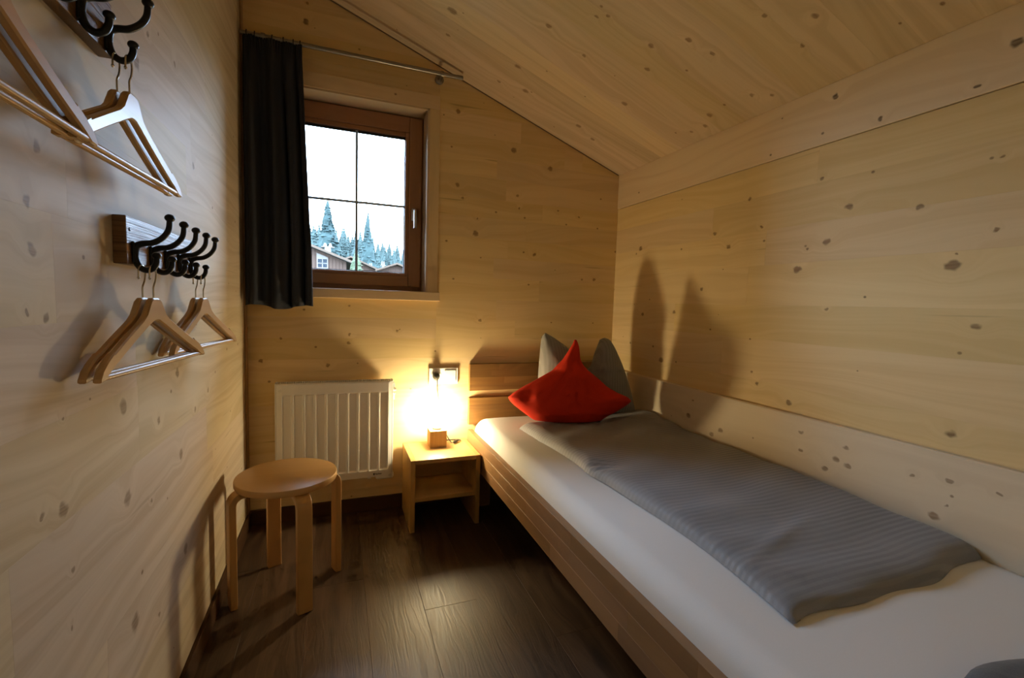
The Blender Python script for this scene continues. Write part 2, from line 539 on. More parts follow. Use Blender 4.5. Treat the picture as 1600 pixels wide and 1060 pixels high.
M['curtain'] = fabric('charcoal_curtain_cloth', (0.036, 0.039, 0.050), (0.046, 0.050, 0.062), 500, sheen=0.0)
M['duvet'] = fabric('grey_striped_satin', (0.25, 0.25, 0.265), (0.285, 0.285, 0.30), 700, stripes=('y', 0.019, 0.20), sheen=0.15, wr=0.12, wscale=9)
M['pillow'] = fabric('grey_pillow_satin', (0.27, 0.265, 0.25), (0.31, 0.305, 0.29), 700, stripes=('x', 0.016, 0.3), sheen=0.15, wr=0.25, wscale=12)
M['blanket'] = fabric('dark_grey_blanket_wool', (0.10, 0.10, 0.105), (0.13, 0.13, 0.135), 500, wr=0.2)
M['red'] = fabric('red_cushion_cotton', (0.55, 0.026, 0.007), (0.62, 0.034, 0.009), 800, wr=0.22, wscale=10, sheen=0.0)
M['sheet'] = fabric('white_jersey_sheet', (0.78, 0.765, 0.74), (0.82, 0.805, 0.78), 900, wr=0.05, wscale=6)


def glass_mat():
    t = NT('window_pane')
    t.t.nodes.remove(t.b)
    tr = t.n('ShaderNodeBsdfTransparent')
    tr.inputs[0].default_value = (0.96, 0.97, 0.97, 1)
    gl = t.n('ShaderNodeBsdfGlossy')
    gl.inputs['Roughness'].default_value = 0.02
    lw = t.n('ShaderNodeFresnel')
    lw.inputs['IOR'].default_value = 1.3
    mx = t.n('ShaderNodeMixShader')
    t.l(lw.outputs[0], mx.inputs[0])
    t.l(tr.outputs[0], mx.inputs[1])
    t.l(gl.outputs[0], mx.inputs[2])
    t.l(mx.outputs[0], t.t.nodes['Material Output'].inputs['Surface'])
    return t.m


M['glass'] = glass_mat()


def bulb_mat():
    t = NT('glowing_bulb')
    t.out((1, 0.9, 0.7), 0.3)
    t.b.inputs['Emission Color'].default_value = (*BULB_COLOR, 1)
    t.b.inputs['Emission Strength'].default_value = BULB_STRENGTH
    return t.m


M['bulb'] = bulb_mat()

# ================================================================== SETTING
W = 2.011            # right wall
YF = -2.80           # wall behind the camera
ZR = 1.911           # ceiling height at the right wall
SL = 0.37            # ceiling slope
TH = 0.014


def zc(x):
    return ZR + SL * (W - x)


def xc(z):
    return W - (z - ZR) / SL


# ---- floor: laminate boards running towards the window
floor = empty('floor', (1.0, -1.4, 0.0), 'dark brown oak laminate floor of long boards', None, None, 'structure')
MB().box((-0.1, YF - 0.05, -0.06), (W + 0.1, 0.05, -TH)).build('floor_base', M['core'], floor)
bw = 0.197
joint0 = {-1: -0.42, 0: -1.08, 1: -0.62, 2: -1.35, 3: -0.88, 4: -0.30, 5: -1.15, 6: -0.55, 7: -1.3, 8: -0.8, 9: -0.4, 10: -1.0}
for k in range(-1, 11):
    x0 = 0.697 + (k - 3) * bw
    x1 = x0 + bw
    x0c, x1c = max(x0, 0.0), min(x1, W)
    if x1c - x0c < 0.01:
        continue
    ys = [0.0]
    y = joint0[k]
    while y > YF + 0.05:
        ys.append(y)
        y -= 1.286
    ys.append(YF)
    for a, b in zip(ys[:-1], ys[1:]):
        plank4('floor_board', [(x0c, b, 0), (x1c, b, 0), (x1c, a, 0), (x0c, a, 0)], (0, 0, 1), TH, 0.0009, M['floor'], floor)

# ---- left wall
wl = empty('wall_left', (0.0, -1.4, 0.0), 'spruce panelled wall on the left with coat racks', None, None, 'structure')
MB().box((-0.10, YF - 0.05, -0.06), (-TH, 0.02, 2.76)).build('wall_core', M['core'], wl)
rnd = random.Random(3)
zs = [0.0]
while zs[-1] < 2.5:
    zs.append(zs[-1] + rnd.choice((0.135, 0.15, 0.165)))
zs[-1] = zc(0.0)
for i, (a, b) in enumerate(zip(zs[:-1], zs[1:])):
    cuts = [YF, rnd.uniform(-1.9, -1.0), 0.0]
    if rnd.random() < 0.5:
        cuts = [YF, rnd.uniform(-2.2, -1.6), rnd.uniform(-1.0, -0.4), 0.0]
    for c, d in zip(cuts[:-1], cuts[1:]):
        plank4('wall_board', [(0, d, a), (0, c, a), (0, c, b), (0, d, b)], (1, 0, 0), TH, 0.00015, M['pine_left_daylit'], wl)

# ---- back wall with the window opening
OX0, OX1, OZ0, OZ1 = 0.138, 0.8465, 1.150, 2.103
wb = empty('wall_back', (1.0, 0.0, 0.0), 'spruce panelled gable wall with the window and radiator', None, None, 'structure')
mbk = MB()
mbk.box((-0.1, TH, -0.06), (OX0, 0.26, 2.76))
mbk.box((OX1, TH, -0.06), (W + 0.1, 0.26, 2.36))
mbk.box((OX0, TH, -0.06), (OX1, 0.26, OZ0))
mbk.box((OX0, TH, OZ1), (OX1, 0.26, 2.66))
mbk.build('wall_core', M['core'], wb)
zs = [0.0]
while zs[-1] < 2.62:
    zs.append(zs[-1] + rnd.choice((0.105, 0.112, 0.12)))
zs[-1] = max(zs[-1], zc(0) + 0.001)


def back_piece(x0, x1, a, b):
    """a board of the gable wall clipped by the sloping ceiling"""
    xa, xb = min(x1, xc(a)), min(x1, xc(b))
    if xb <= x0 + 0.005:
        if xa <= x0 + 0.02:
            return
        zt = zc(x0)
        plank4('wall_board', [(x0, 0, a), (xa, 0, a), (x0 + 0.002, 0, zt), (x0, 0, zt)], (0, -1, 0), TH, 0.0003, M['pine_back'], wb)
        return
    if xa > xb and xa == x1 and zc(x1) < b:
        # the corner lies inside this board: split at the right end
        plank4('wall_board', [(x0, 0, a), (xb, 0, a), (xb, 0, b), (x0, 0, b)], (0, -1, 0), TH, 0.0003, M['pine_back'], wb)
        plank4('wall_board', [(xb, 0, a), (x1, 0, a), (x1, 0, zc(x1)), (xb, 0, b)], (0, -1, 0), TH, 0.0003, M['pine_back'], wb)
        return
    plank4('wall_board', [(x0, 0, a), (xa, 0, a), (xb, 0, b), (x0, 0, b)], (0, -1, 0), TH, 0.0003, M['pine_back'], wb)


for a, b in zip(zs[:-1], zs[1:]):
    b = min(b, zc(0))
    segs = [(0.899, rnd.uniform(1.2, 1.7)), (None, W)]
    back_piece(0.899, segs[0][1], a, b)
    back_piece(segs[0][1], W, a, b)
    if b <= OZ0 or a >= OZ1:
        back_piece(0.0, 0.899, a, b)
    else:
        if a < OZ0:
            back_piece(OX0, OX1, a, OZ0)
        if b > OZ1:
            back_piece(OX0, OX1, OZ1, b)
        back_piece(0.0, OX0, a, b)
        back_piece(OX1, 0.899, a, b)

# ---- right wall
wr = empty('wall_right', (W, -1.4, 0.0), 'spruce panelled wall on the right beside the bed', None, None, 'structure')
MB().box((W + TH, YF - 0.05, -0.06), (W + 0.12, 0.02, 1.99)).build('wall_core', M['core'], wr)
zs = [0.0, 0.35, 0.70, 0.83, 1.0, 1.14, 1.30, 1.44, 1.58, 1.7085]
for a, b in zip(zs[:-1], zs[1:]):
    cuts = [YF, rnd.uniform(-1.5, -0.5), 0.0]
    for c, d in zip(cuts[:-1], cuts[1:]):
        plank4('wall_board', [(W, c, a), (W, d, a), (W, d, b), (W, c, b)], (-1, 0, 0), TH, 0.00035, M['pine_right'], wr)
t1 = empty('trim_1', (W, -1.4, 1.71), 'long spruce beam under the ceiling along the right wall', None, None, 'structure')
plank4('beam', [(W - 0.004, YF, 1.711), (W - 0.004, 0, 1.711), (W - 0.004, 0, ZR + 0.001), (W - 0.004, YF, ZR + 0.001)], (-1, 0, 0), 0.018, 0.0015, M['pine_beam'], t1)
t2 = empty('trim_2', (W, -1.4, 0.0), 'wide spruce board standing along the wall behind the mattress', None, None, 'structure')
plank4('board', [(1.988, YF, 0.42), (1.988, -0.033, 0.42), (1.988, -0.033, 0.735), (1.988, YF, 0.735)], (-1, 0, 0), 0.0229, 0.004, M['pine_low_daylit'], t2)

# ---- wall behind the camera
wf = empty('wall_front', (1.0, YF, 0.0), 'spruce panelled wall behind the viewpoint', None, None, 'structure')
MB().raw([(-0.1, YF, -0.06), (W + 0.1, YF, -0.06), (W + 0.1, YF, zc(W) + 0.03), (-0.1, YF, zc(-0.1) + 0.03),
          (-0.1, YF - 0.06, -0.06), (W + 0.1, YF - 0.06, -0.06), (W + 0.1, YF - 0.06, zc(W) + 0.03), (-0.1, YF - 0.06, zc(-0.1) + 0.03)],
         [(0, 1, 2, 3), (7, 6, 5, 4), (0, 4, 5, 1), (1, 5, 6, 2), (2, 6, 7, 3), (3, 7, 4, 0)]).build('wall_panel', M['pine_back'], wf)

# ---- ceiling: boards running down the slope
ce = empty('ceiling', (1.0, -1.4, zc(1.0)), 'sloping spruce board ceiling', None, None, 'structure')
nrm = Vector((-SL, 0, -1)).normalized()
up = -nrm


def cpt(x, y, h=0.0):
    return Vector((x, y, zc(x))) + up * h


xa, xb = -0.05, W + 0.05
MB().raw([cpt(xa, YF - 0.05, TH), cpt(xb, YF - 0.05, TH), cpt(xb, 0.05, TH), cpt(xa, 0.05, TH),
          cpt(xa, YF - 0.05, TH + 0.08), cpt(xb, YF - 0.05, TH + 0.08), cpt(xb, 0.05, TH + 0.08), cpt(xa, 0.05, TH + 0.08)],
         [(0, 1, 2, 3), (7, 6, 5, 4), (0, 4, 5, 1), (1, 5, 6, 2), (2, 6, 7, 3), (3, 7, 4, 0)]).build('ceiling_core', M['core'], ce)
y = 0.0
while y > YF:
    y2 = max(y - rnd.choice((0.115, 0.13, 0.14)), YF)
    plank4('ceiling_board', [cpt(0, y2), cpt(0, y), cpt(W, y), cpt(W, y2)], nrm, TH, 0.0003, M['pine_ceil'], ce)
    y = y2

# ---- skirting and corner strip
bl = MB().box((0.0, YF, 0.0), (0.013, -0.0125, 0.0745), 0.0025).build('baseboard_left', M['skirting'], None, loc=(0.0065, -1.4, 0))
tag(bl, 'dark brown skirting board along the left wall', None, None, 'structure')
bb = MB().box((0.0, -0.0125, 0.0), (1.97, 0.0, 0.0745), 0.0025).build('baseboard_back', M['skirting_x'], None, loc=(0.98, -0.006, 0))
tag(bb, 'dark brown skirting board under the radiator', None, None, 'structure')
t3 = MB().box((0.0, -0.05, 0.0745), (0.006, -0.001, 2.640), 0.001).build('trim_3', simple('brown_corner_strip', (0.34, 0.20, 0.085), 0.5), None, loc=(0.003, -0.025, 0.0745))
tag(t3, 'narrow brown corner strip between left wall and gable wall', None, None, 'structure')
t4 = MB().tube([cpt(0.01, -0.004, -0.002), cpt(W - 0.01, -0.004, -0.002)], 0.0028, 6).build('trim_4', M['core'], None, loc=(1.0, 0, 2.2))
tag(t4, 'thin dark joint strip where the gable wall meets the ceiling', None, None, 'structure')

# ---- window
win = empty('window_1', (0.4925, 0.0, 1.15), 'brown framed window with a cross of thin bars', None, None, 'structure')
CT = 0.012
MB().box((OX1, -CT, 1.162), (0.899, 0.0, 2.103), 0.001).build('casing_upright', M['pine_trim_z'], win)
MB().box((0.085, -CT, 1.162), (OX0, 0.0, 2.103), 0.001).build('casing_upright', M['pine_trim_z'], win)
MB().box((0.085, -CT, 2.103), (0.899, 0.0, 2.172), 0.001).build('casing_head', M['pine_trim_x'], win)
FY = 0.125
lin = 0.010
lining = pine('spruce_lining', 'z', 'y', (0.62, 0.47, 0.30), (0.52, 0.37, 0.21), (), pins=0.25, tone=0.03)
MB().box((OX1 - lin, -CT + 0.001, 1.162), (OX1 + 0.001, FY + 0.07, OZ1)).build('reveal_lining', lining, win)
MB().box((OX0 - 0.001, -CT + 0.001, 1.162), (OX0 + lin, FY + 0.07, OZ1)).build('reveal_lining', lining, win)
MB().box((OX0, -CT + 0.001, OZ1 - lin), (OX1, FY + 0.07, OZ1 + 0.001)).build('reveal_lining', lining, win)
MB().box((0.075, -0.032, 1.115), (0.910, 0.0, 1.162), 0.003).build('sill_front', M['pine_trim_x'], win)
MB().box((OX0, 0.0, 1.148), (OX1, FY + 0.07, 1.162), 0.0005).build('sill_board', M['pine_trim_x'], win)
fx0, fx1, fz0, fz1 = OX0 + lin, OX1 - lin, 1.162, OZ1 - lin
fr = MB()
fr.box((fx0, FY, fz0), (fx0 + 0.05, FY + 0.07, fz1), 0.002)
fr.box((fx1 - 0.05, FY, fz0), (fx1, FY + 0.07, fz1), 0.002)
fr.build('outer_frame', M['larch_z'], win)
fr = MB()
fr.box((fx0 + 0.05, FY, fz0), (fx1 - 0.05, FY + 0.07, fz0 + 0.045), 0.002)
fr.box((fx0 + 0.05, FY, fz1 - 0.045), (fx1 - 0.05, FY + 0.07, fz1), 0.002)
fr.build('outer_frame', M['larch_x'], win)
# sash: two stiles and two rails, glazing beads, pane and bars
sx0, sx1, sz0, sz1 = fx0 + 0.008, fx1 - 0.008, fz0 + 0.027, fz1 - 0.006
gx0, gx1, gz0, gz1 = 0.243, 0.742, 1.262, 1.986
SY = FY - 0.016
sash = empty('sash', (0, 0, 0))
sash.parent = win
ORG.pop(sash)
sash.location = (0, 0, 0)
MB().box((gx1 + 0.020, SY, sz0), (sx1, SY + 0.06, sz1), 0.003).build('stile', M['larch_z'], sash)
MB().box((sx0, SY, sz0), (gx0 - 0.020, SY + 0.06, sz1), 0.003).build('stile', M['larch_z'], sash)
MB().box((gx0 - 0.020, SY, sz0), (gx1 + 0.020, SY + 0.06, gz0 - 0.018), 0.003).build('rail', M['larch_x'], sash)
MB().box((gx0 - 0.020, SY, gz1 + 0.022), (gx1 + 0.020, SY + 0.06, sz1), 0.003).build('rail', M['larch_x'], sash)
bd = MB()
bd.box((gx1, SY + 0.008, gz0 - 0.018), (gx1 + 0.020, SY + 0.05, gz1 + 0.022), 0.003)
bd.box((gx0 - 0.020, SY + 0.008, gz0 - 0.018), (gx0, SY + 0.05, gz1 + 0.022), 0.003)
bd.box((gx0, SY + 0.008, gz0 - 0.018), (gx1, SY + 0.05, gz0), 0.003)
bd.box((gx0, SY + 0.008, gz1), (gx1, SY + 0.05, gz1 + 0.022), 0.003)
bd.build('glazing_bead', M['larch_x'], sash)
gp = MB()
gp.box((gx0 + 0.001, SY + 0.026, gz0 + 0.001), (gx1 - 0.001, SY + 0.030, gz1 - 0.001))
gp.build('pane', M['glass'], sash)
se = MB()
for lo, hi in (((gx1 - 0.004, gz0), (gx1, gz1)), ((gx0, gz0), (gx0 + 0.004, gz1)), ((gx0, gz0), (gx1, gz0 + 0.004)), ((gx0, gz1 - 0.012), (gx1, gz1))):
    se.box((lo[0], SY + 0.024, lo[1]), (hi[0], SY + 0.032, hi[1]))
se.build('pane_seal', M['spacer'], sash)
mx_ = 0.4945
tz = 1.621
MB().box((mx_ - 0.0065, SY + 0.0235, gz0), (mx_ + 0.0065, SY + 0.0325, gz1), 0.001).build('glazing_bar', M['bar_grey'], sash)
MB().box((gx0, SY + 0.0238, tz - 0.0060), (gx1, SY + 0.0322, tz + 0.0060), 0.001).build('glazing_bar', M['bar_grey'], sash)
hd = MB()
hx = 0.790
hd.box((hx - 0.014, SY - 0.009, 1.545), (hx + 0.014, SY, 1.612), 0.006, 3)
hd.tube([(hx, SY - 0.005, 1.600), (hx, SY - 0.03, 1.600), (hx, SY - 0.042, 1.592), (hx, SY - 0.044, 1.575), (hx, SY - 0.044, 1.502)], [0.008, 0.008, 0.0085, 0.009, 0.0085], 10)
hd.build('handle', M['alu'], sash, smooth=40)

# ================================================================== THINGS
# ---- curtain rod
rod = empty('curtain_rod', (0.5, -0.07, 2.256), 'brushed steel curtain rod above the window', 'curtain rod')
MB().tube([(0.004, -0.07, 2.256), (0.992, -0.07, 2.256)], 0.0100, 16).build('rod', M['steel'], rod, smooth=50)
MB().lathe((0.992, -0.07, 2.256), [(0.0108, 0.0), (0.0108, 0.006), (0.009, 0.008)], 'x', 16).build('end_cap', M['steel'], rod, smooth=40)
for bx in (0.094, 0.893):
    b = MB()
    b.lathe((bx, -0.0005, 2.256), [(0.023, 0.0), (0.023, 0.006), (0.020, 0.009), (0.009, 0.011), (0.008, 0.058)], 'y', 20)
    b.build('bracket', M['steel'], rod, smooth=40)
    b = MB()
    b.lathe((bx - 0.008, -0.07, 2.256), [(0.0105, 0.0), (0.0140, 0.001), (0.0140, 0.015), (0.0105, 0.016)], 'x', 18)
    b.build('collar', M['steel'], rod, smooth=40)

# ---- curtain
cu = empty('curtain', (0.14, -0.075, 1.065), 'charcoal grey pleated curtain hanging left of the window', 'curtain')
nx, nz = 150, 40
verts, faces = [], []
ztop, zbot = 2.246, 1.066
for j in range(nz + 1):
    tz_ = j / nz
    z = ztop + (zbot - ztop) * tz_
    xl = 0.014 + 0.004 * math.sin(3 * tz_)
    xr = 0.250 + 0.030 * min(1, tz_ * 1.3) + 0.014 * tz_ ** 2
    for i in range(nx + 1):
        u = i / nx
        x = xl + (xr - xl) * u
        gath = max(0.0, 1.0 - tz_ / 0.07)
        ph = u + 0.05 * math.sin(6.0 * u + 1.0) + 0.012 * math.sin(5 * tz_ + 3 * u)
        amp = 0.008 + 0.016 * min(1, tz_ * 2.5)
        y = -0.078 + amp * math.sin(2 * math.pi * 3.6 * ph + 0.6) + 0.35 * amp * math.sin(2 * math.pi * 8.3 * ph + 1.3 * tz_)
        y += gath * 0.006 * math.sin(2 * math.pi * 24 * u)
        y -= 0.040 * max(0, 1 - u / 0.22) * min(1, tz_ * 3)
        x += 0.006 * math.cos(2 * math.pi * 3.6 * ph) * min(1, tz_ * 3) * (1 - abs(2 * u - 1) ** 6)
        zz = z + (0.010 * math.sin(2 * math.pi * 1.3 * u + 0.5) * (tz_ > 0.98))
        verts.append((x, min(y, -0.036), zz))
for j in range(nz):
    for i in range(nx):
        a = j * (nx + 1) + i
        faces.append((a, a + 1, a + nx + 2, a + nx + 1))
cm = MB().raw(verts, faces).build('cloth', M['curtain'], cu, smooth=True)
sm = cm.modifiers.new('thickness', 'SOLIDIFY')
sm.thickness = 0.003
sm.offset = 0
for lx in (0.03, 0.062, 0.13, 0.175, 0.215, 0.243):
    ring = [(lx, -0.07 + 0.0130 * math.cos(a * math.pi / 6), 2.256 + 0.0130 * math.sin(a * math.pi / 6)) for a in range(13)]
    MB().tube(ring, 0.0022, 6, False).build('hanging_loop', M['curtain'], cu, smooth=True)

# ---- radiator
RX0, RX1, RZ0, RZ1, RY = 0.134, 0.661, 0.214, 0.706, -0.100
ra = empty('radiator', (0.40, -0.06, 0.0), 'white ribbed panel radiator under the window', 'radiator')
npan = 10
xs, inner_x = [RX0], set()
m0, m1 = RX0 + 0.024, RX1 - 0.012
pw = (m1 - m0) / npan
for k in range(npan):
    a = m0 + k * pw
    for off, inn in ((0.0, 0), (0.0055, 1), (pw - 0.0115, 1), (pw - 0.006, 0)):
        xs.append(a + off)
        if inn:
            inner_x.add(len(xs) - 1)
xs.append(RX1)
zz_ = [RZ0, RZ0 + 0.035, RZ0 + 0.042, RZ1 - 0.060, RZ1 - 0.053, RZ1 - 0.006, RZ1]
inner_z = {2, 3}
verts, faces = [], []
for j, z in enumerate(zz_):
    for i, x in enumerate(xs):
        yy = RY
        if i in inner_x and j in inner_z:
            yy = RY + 0.0075
        if j in (0, len(zz_) - 1) or i in (0, len(xs) - 1):
            yy = RY + 0.004
        verts.append((x, yy, z))
n_ = len(xs)
for j in range(len(zz_) - 1):
    for i in range(n_ - 1):
        a = j * n_ + i
        faces.append((a, a + 1, a + n_ + 1, a + n_))
off = len(verts)
verts += [(v[0], RY + 0.014, v[2]) for v in verts]
for j in range(len(zz_) - 1):
    for i in range(n_ - 1):
        a = off + j * n_ + i
        faces.append((a, a + n_, a + n_ + 1, a + 1))
for i in range(n_ - 1):
    faces.append((i, i + off, i + 1 + off, i + 1))
    b = (len(zz_) - 1) * n_ + i
    faces.append((b, b + 1, b + 1 + off, b + off))
for j in range(len(zz_) - 1):
    a = j * n_
    faces.append((a, a + n_, a + n_ + off, a + off))
    b = a + n_ - 1
    faces.append((b, b + off, b + n_ + off, b + n_))
MB().raw(verts, faces).build('front_panel', M['enamel'], ra)
MB().box((RX0 + 0.004, -0.048, RZ0 + 0.006), (RX1 - 0.004, -0.034, RZ1 - 0.010), 0.003).build('rear_panel', M['enamel'], ra)
for sx in (RX0 - 0.007, RX1 + 0.0005):
    MB().box((sx, -0.092, RZ0 + 0.012), (sx + 0.0062, -0.034, RZ1 + 0.003), 0.003, 2).build('side_panel', M['enamel'], ra)
gr = MB()
gr.box((RX0, -0.0855, RZ1 - 0.012), (RX1, -0.049, RZ1 - 0.009))
gr.build('grille_shade', M['dark'], ra)  # dark sheet added as painted shade between the slats
gs = MB()
x = RX0 + 0.004
while x < RX1 - 0.004:
    gs.box((x, -0.0855, RZ1 - 0.009), (x + 0.0035, -0.049, RZ1 + 0.002))
    x += 0.0095
gs.box((RX0, -0.087, RZ1 - 0.009), (RX1, -0.0835, RZ1 - 0.001))
gs.box((RX0, -0.052, RZ1 - 0.009), (RX1, -0.0485, RZ1 + 0.003))
g = gs.build('grille', M['enamel'], ra)
g['kind'] = 'stuff'
MB().lathe((RX0 + 0.018, RY + 0.001, RZ1 - 0.032), [(0.0075, 0.0), (0.0075, 0.003), (0.0060, 0.004), (0.0050, 0.002), (0.003, 0.002), (0.002, 0.004)], 'y', 16).build('vent_screw', M['enamel'], ra, smooth=30)
vv = MB()
vv.box((RX1 + 0.010, -0.055, 0.60), (RX1 + 0.018, -0.025, 0.69), 0.003)
vv.tube([(RX1 + 0.008, -0.058, 0.655), (RX1 + 0.024, -0.058, 0.655)], 0.009, 10)
vv.tube([(RX1 + 0.008, -0.058, 0.635), (RX1 + 0.022, -0.058, 0.635)], 0.006, 10)
vv.build('air_valve', M['plastic'], ra, smooth=40)
vv = MB()
vv.box((RX1 - 0.078, -0.096, 0.196), (RX1 + 0.012, -0.045, 0.232), 0.012, 3)
vv.build('pipe_cover', M['enamel'], ra, smooth=40)
MB().box((0.545, -0.075, 0.199), (0.562, -0.055, 0.215), 0.002).build('drain_plug', M['plastic'], ra)
for px_ in (0.605, 0.640):
    MB().tube([(px_, -0.060, 0.226), (px_, -0.030, 0.226), (px_, 0.0, 0.226)], 0.007, 10).build('pipe', M['plastic'], ra, smooth=40)
mk = MB()
mk.box((0.5715, RY - 0.0006, 0.2255), (0.5785, RY + 0.001, 0.2355))
lx = 0.5825
for w_, h_, dz in ((0.0035, 0.006, 0), (0.0035, 0.004, 0), (0.003, 0.004, 0), (0.0012, 0.007, 0), (0.0012, 0.007, 0), (0.0035, 0.004, 0), (0.003, 0.004, 0), (0.0018, 0.006, 0)):
    mk.box((lx, RY - 0.0006, 0.2275), (lx + w_, RY + 0.001, 0.2275 + h_))
    lx += w_ + 0.0012
mk.build('maker_mark', M['grey_print'], ra)

# ---- stool
SC = Vector((0.225, -0.581, 0.0))
st = empty('stool', SC, 'round birch veneer stool with four bent legs by the left wall', 'stool')
sb_ = MB()
sb_.lathe((SC.x, SC.y, 0.0), [(0.165, 0.424), (0.1735, 0.4255), (0.1755, 0.430), (0.1755, 0.444), (0.1740, 0.4485), (0.171, 0.450)], 'z', 72)
sb_.build('seat', M['birch'], st, smooth=35)
for k in range(4):
    ang = math.radians(21.5 + 90 * k)
    d = Vector((math.cos(ang), math.sin(ang), 0))
    s = Vector((-math.sin(ang), math.cos(ang), 0))
    ro, t_ = 0.197, 0.023
    # outline of the bent leg in the (radius, height) plane: outer then inner line
    outer = [(0.075, 0.4235), (0.135, 0.4235)]
    cx_, cz_, R_ = ro - 0.048, 0.4235 - 0.048, 0.048
    for a in range(0, 91, 15):
        outer.append((cx_ + R_ * math.sin(math.radians(a)), cz_ + R_ * math.cos(math.radians(a))))
    outer.append((ro, 0.0))
    inner = [(0.075, 0.4015), (0.135, 0.4015)]
    for a in range(0, 91, 15):
        inner.append((cx_ + (R_ - t_) * math.sin(math.radians(a)), cz_ + (R_ - t_) * math.cos(math.radians(a))))
    inner.append((ro - t_, 0.0))
    verts, faces = [], []
    hw = 0.0255
    for (o_, i_) in zip(outer, inner):
        for (rr, zz2), sg in ((o_, -1), (o_, 1), (i_, 1), (i_, -1)):
            verts.append(SC + d * rr + s * (hw * sg) + Vector((0, 0, zz2)))
    for i in range(len(outer) - 1):
        a, b = i * 4, i * 4 + 4
        for q in range(4):
            faces.append((a + q, a + (q + 1) % 4, b + (q + 1) % 4, b + q))
    faces.append((3, 2, 1, 0))
    e_ = (len(outer) - 1) * 4
    faces.append((e_, e_ + 1, e_ + 2, e_ + 3))
    lg = MB().raw(verts, faces).build('leg', M['birch_leg'], st, smooth=40)
    bv = lg.modifiers.new('soft_edges', 'BEVEL')
    bv.width = 0.0025
    bv.segments = 2
    bv.limit_method = 'ANGLE'

# ---- nightstand
NX0, NX1, NY0, NY1, NZ = 0.727, 1.072, -0.312, -0.016, 0.355
ns = empty('nightstand', (0.9, -0.16, 0.0), 'small beech nightstand with an open shelf beside the bed', 'nightstand')
tt = 0.022
for x in (NX0, NX1 - tt):
    MB().box((x, NY0, 0), (x + tt, NY1, NZ), 0.0015).build('side_panel', M['beech_z'], ns)
MB().box((NX0 + tt, NY0, NZ - 0.020), (NX1 - tt, NY1, NZ - 0.0005), 0.0012).build('top', M['beech_x'], ns)
MB().box((NX0 + tt, NY0 + 0.010, 0.145), (NX1 - tt, NY1, 0.165), 0.0012).build('shelf', M['beech_x'], ns)
MB().box((NX0 + tt, NY1 - 0.020, 0.165), (NX1 - tt, NY1, 0.235), 0.001).build('back_rail', M['beech_x'], ns)

# ---- lamp
LX, LY = 0.8925, -0.103
lp = empty('table_lamp', (LX, LY, NZ), 'glowing bare bulb lamp on a wooden cube on the nightstand', 'lamp')
MB().box((LX - 0.0435, LY - 0.0435, NZ), (LX + 0.0435, LY + 0.0435, NZ + 0.088), 0.0015).build('base', M['beech_lamp'], lp)
MB().lathe((LX, LY, NZ + 0.088), [(0.023, 0.0), (0.023, 0.010), (0.0205, 0.012), (0.0205, 0.016), (0.018, 0.018)], 'z', 24).build('socket', M['plastic'], lp, smooth=30)
bu = MB()
bz = NZ + 0.100
bu.lathe((LX, LY, bz), [(0.013, 0.0), (0.0135, 0.012), (0.018, 0.028), (0.026, 0.044), (0.0298, 0.060), (0.0290, 0.074), (0.023, 0.088), (0.012, 0.0965), (0.002, 0.099)], 'z', 24)
bu.build('bulb', M['bulb'], lp, smooth=True)
# cord from the cube to the in-line switch, in a loop and up to the plug
ct = NZ + 0.003
cord = [(LX + 0.020, LY + 0.043, NZ + 0.040), (LX + 0.040, LY + 0.055, NZ + 0.030), (LX + 0.058, LY + 0.045, NZ + 0.042), (LX + 0.072, LY + 0.020, NZ + 0.018), (LX + 0.080, LY + 0.000, ct + 0.006), (LX + 0.092, LY - 0.004, ct + 0.006)]
cord2 = [(LX + 0.092, LY - 0.004, ct + 0.006), (LX + 0.105, LY + 0.008, ct + 0.004), (LX + 0.128, LY + 0.030, ct + 0.004), (LX + 0.140, LY + 0.045, ct), (LX + 0.134, LY + 0.058, ct), (LX + 0.105, LY + 0.064, ct), (LX + 0.070, LY + 0.068, ct), (LX + 0.045, LY + 0.073, ct + 0.012), (LX + 0.030, LY + 0.078, NZ + 0.08), (LX + 0.024, LY + 0.078, 0.520), (LX + 0.022, LY + 0.074, 0.580), (LX + 0.012, LY + 0.068, 0.640), (LX + 0.010, LY + 0.062, 0.680), (LX + 0.008, LY + 0.058, 0.706)]


def smooth_path(p, n=6):
    p = [Vector(q) for q in p]
    out = []
    for i in range(len(p) - 1):
        p0, p1, p2, p3 = p[max(i - 1, 0)], p[i], p[i + 1], p[min(i + 2, len(p) - 1)]
        for k in range(n):
            t = k / n
            out.append(0.5 * ((2 * p1) + (p2 - p0) * t + (2 * p0 - 5 * p1 + 4 * p2 - p3) * t * t + (3 * p1 - p0 - 3 * p2 + p3) * t ** 3))
    out.append(p[-1])
    return out


cdm = MB().tube(smooth_path(cord), 0.0026, 8).tube(smooth_path(cord2), 0.0026, 8).build('cord', M['black'], lp, smooth=True)
swm = MB()
swm.tube([(LX + 0.088, LY - 0.010, ct + 0.007), (LX + 0.094, LY - 0.003, ct + 0.008), (LX + 0.118, LY + 0.022, ct + 0.008), (LX + 0.126, LY + 0.029, ct + 0.006)], [0.004, 0.008, 0.008, 0.004], 8)
swm.build('inline_switch', M['black'], lp, smooth=40)
pg = MB()
pg.lathe((LX + 0.008, -0.0135, 0.710), [(0.0165, 0.0), (0.019, 0.003), (0.019, 0.012), (0.0165, 0.022), (0.010, 0.030), (0.006, 0.034)], 'y', 20)
pg.build('plug', M['black'], lp, smooth=40)

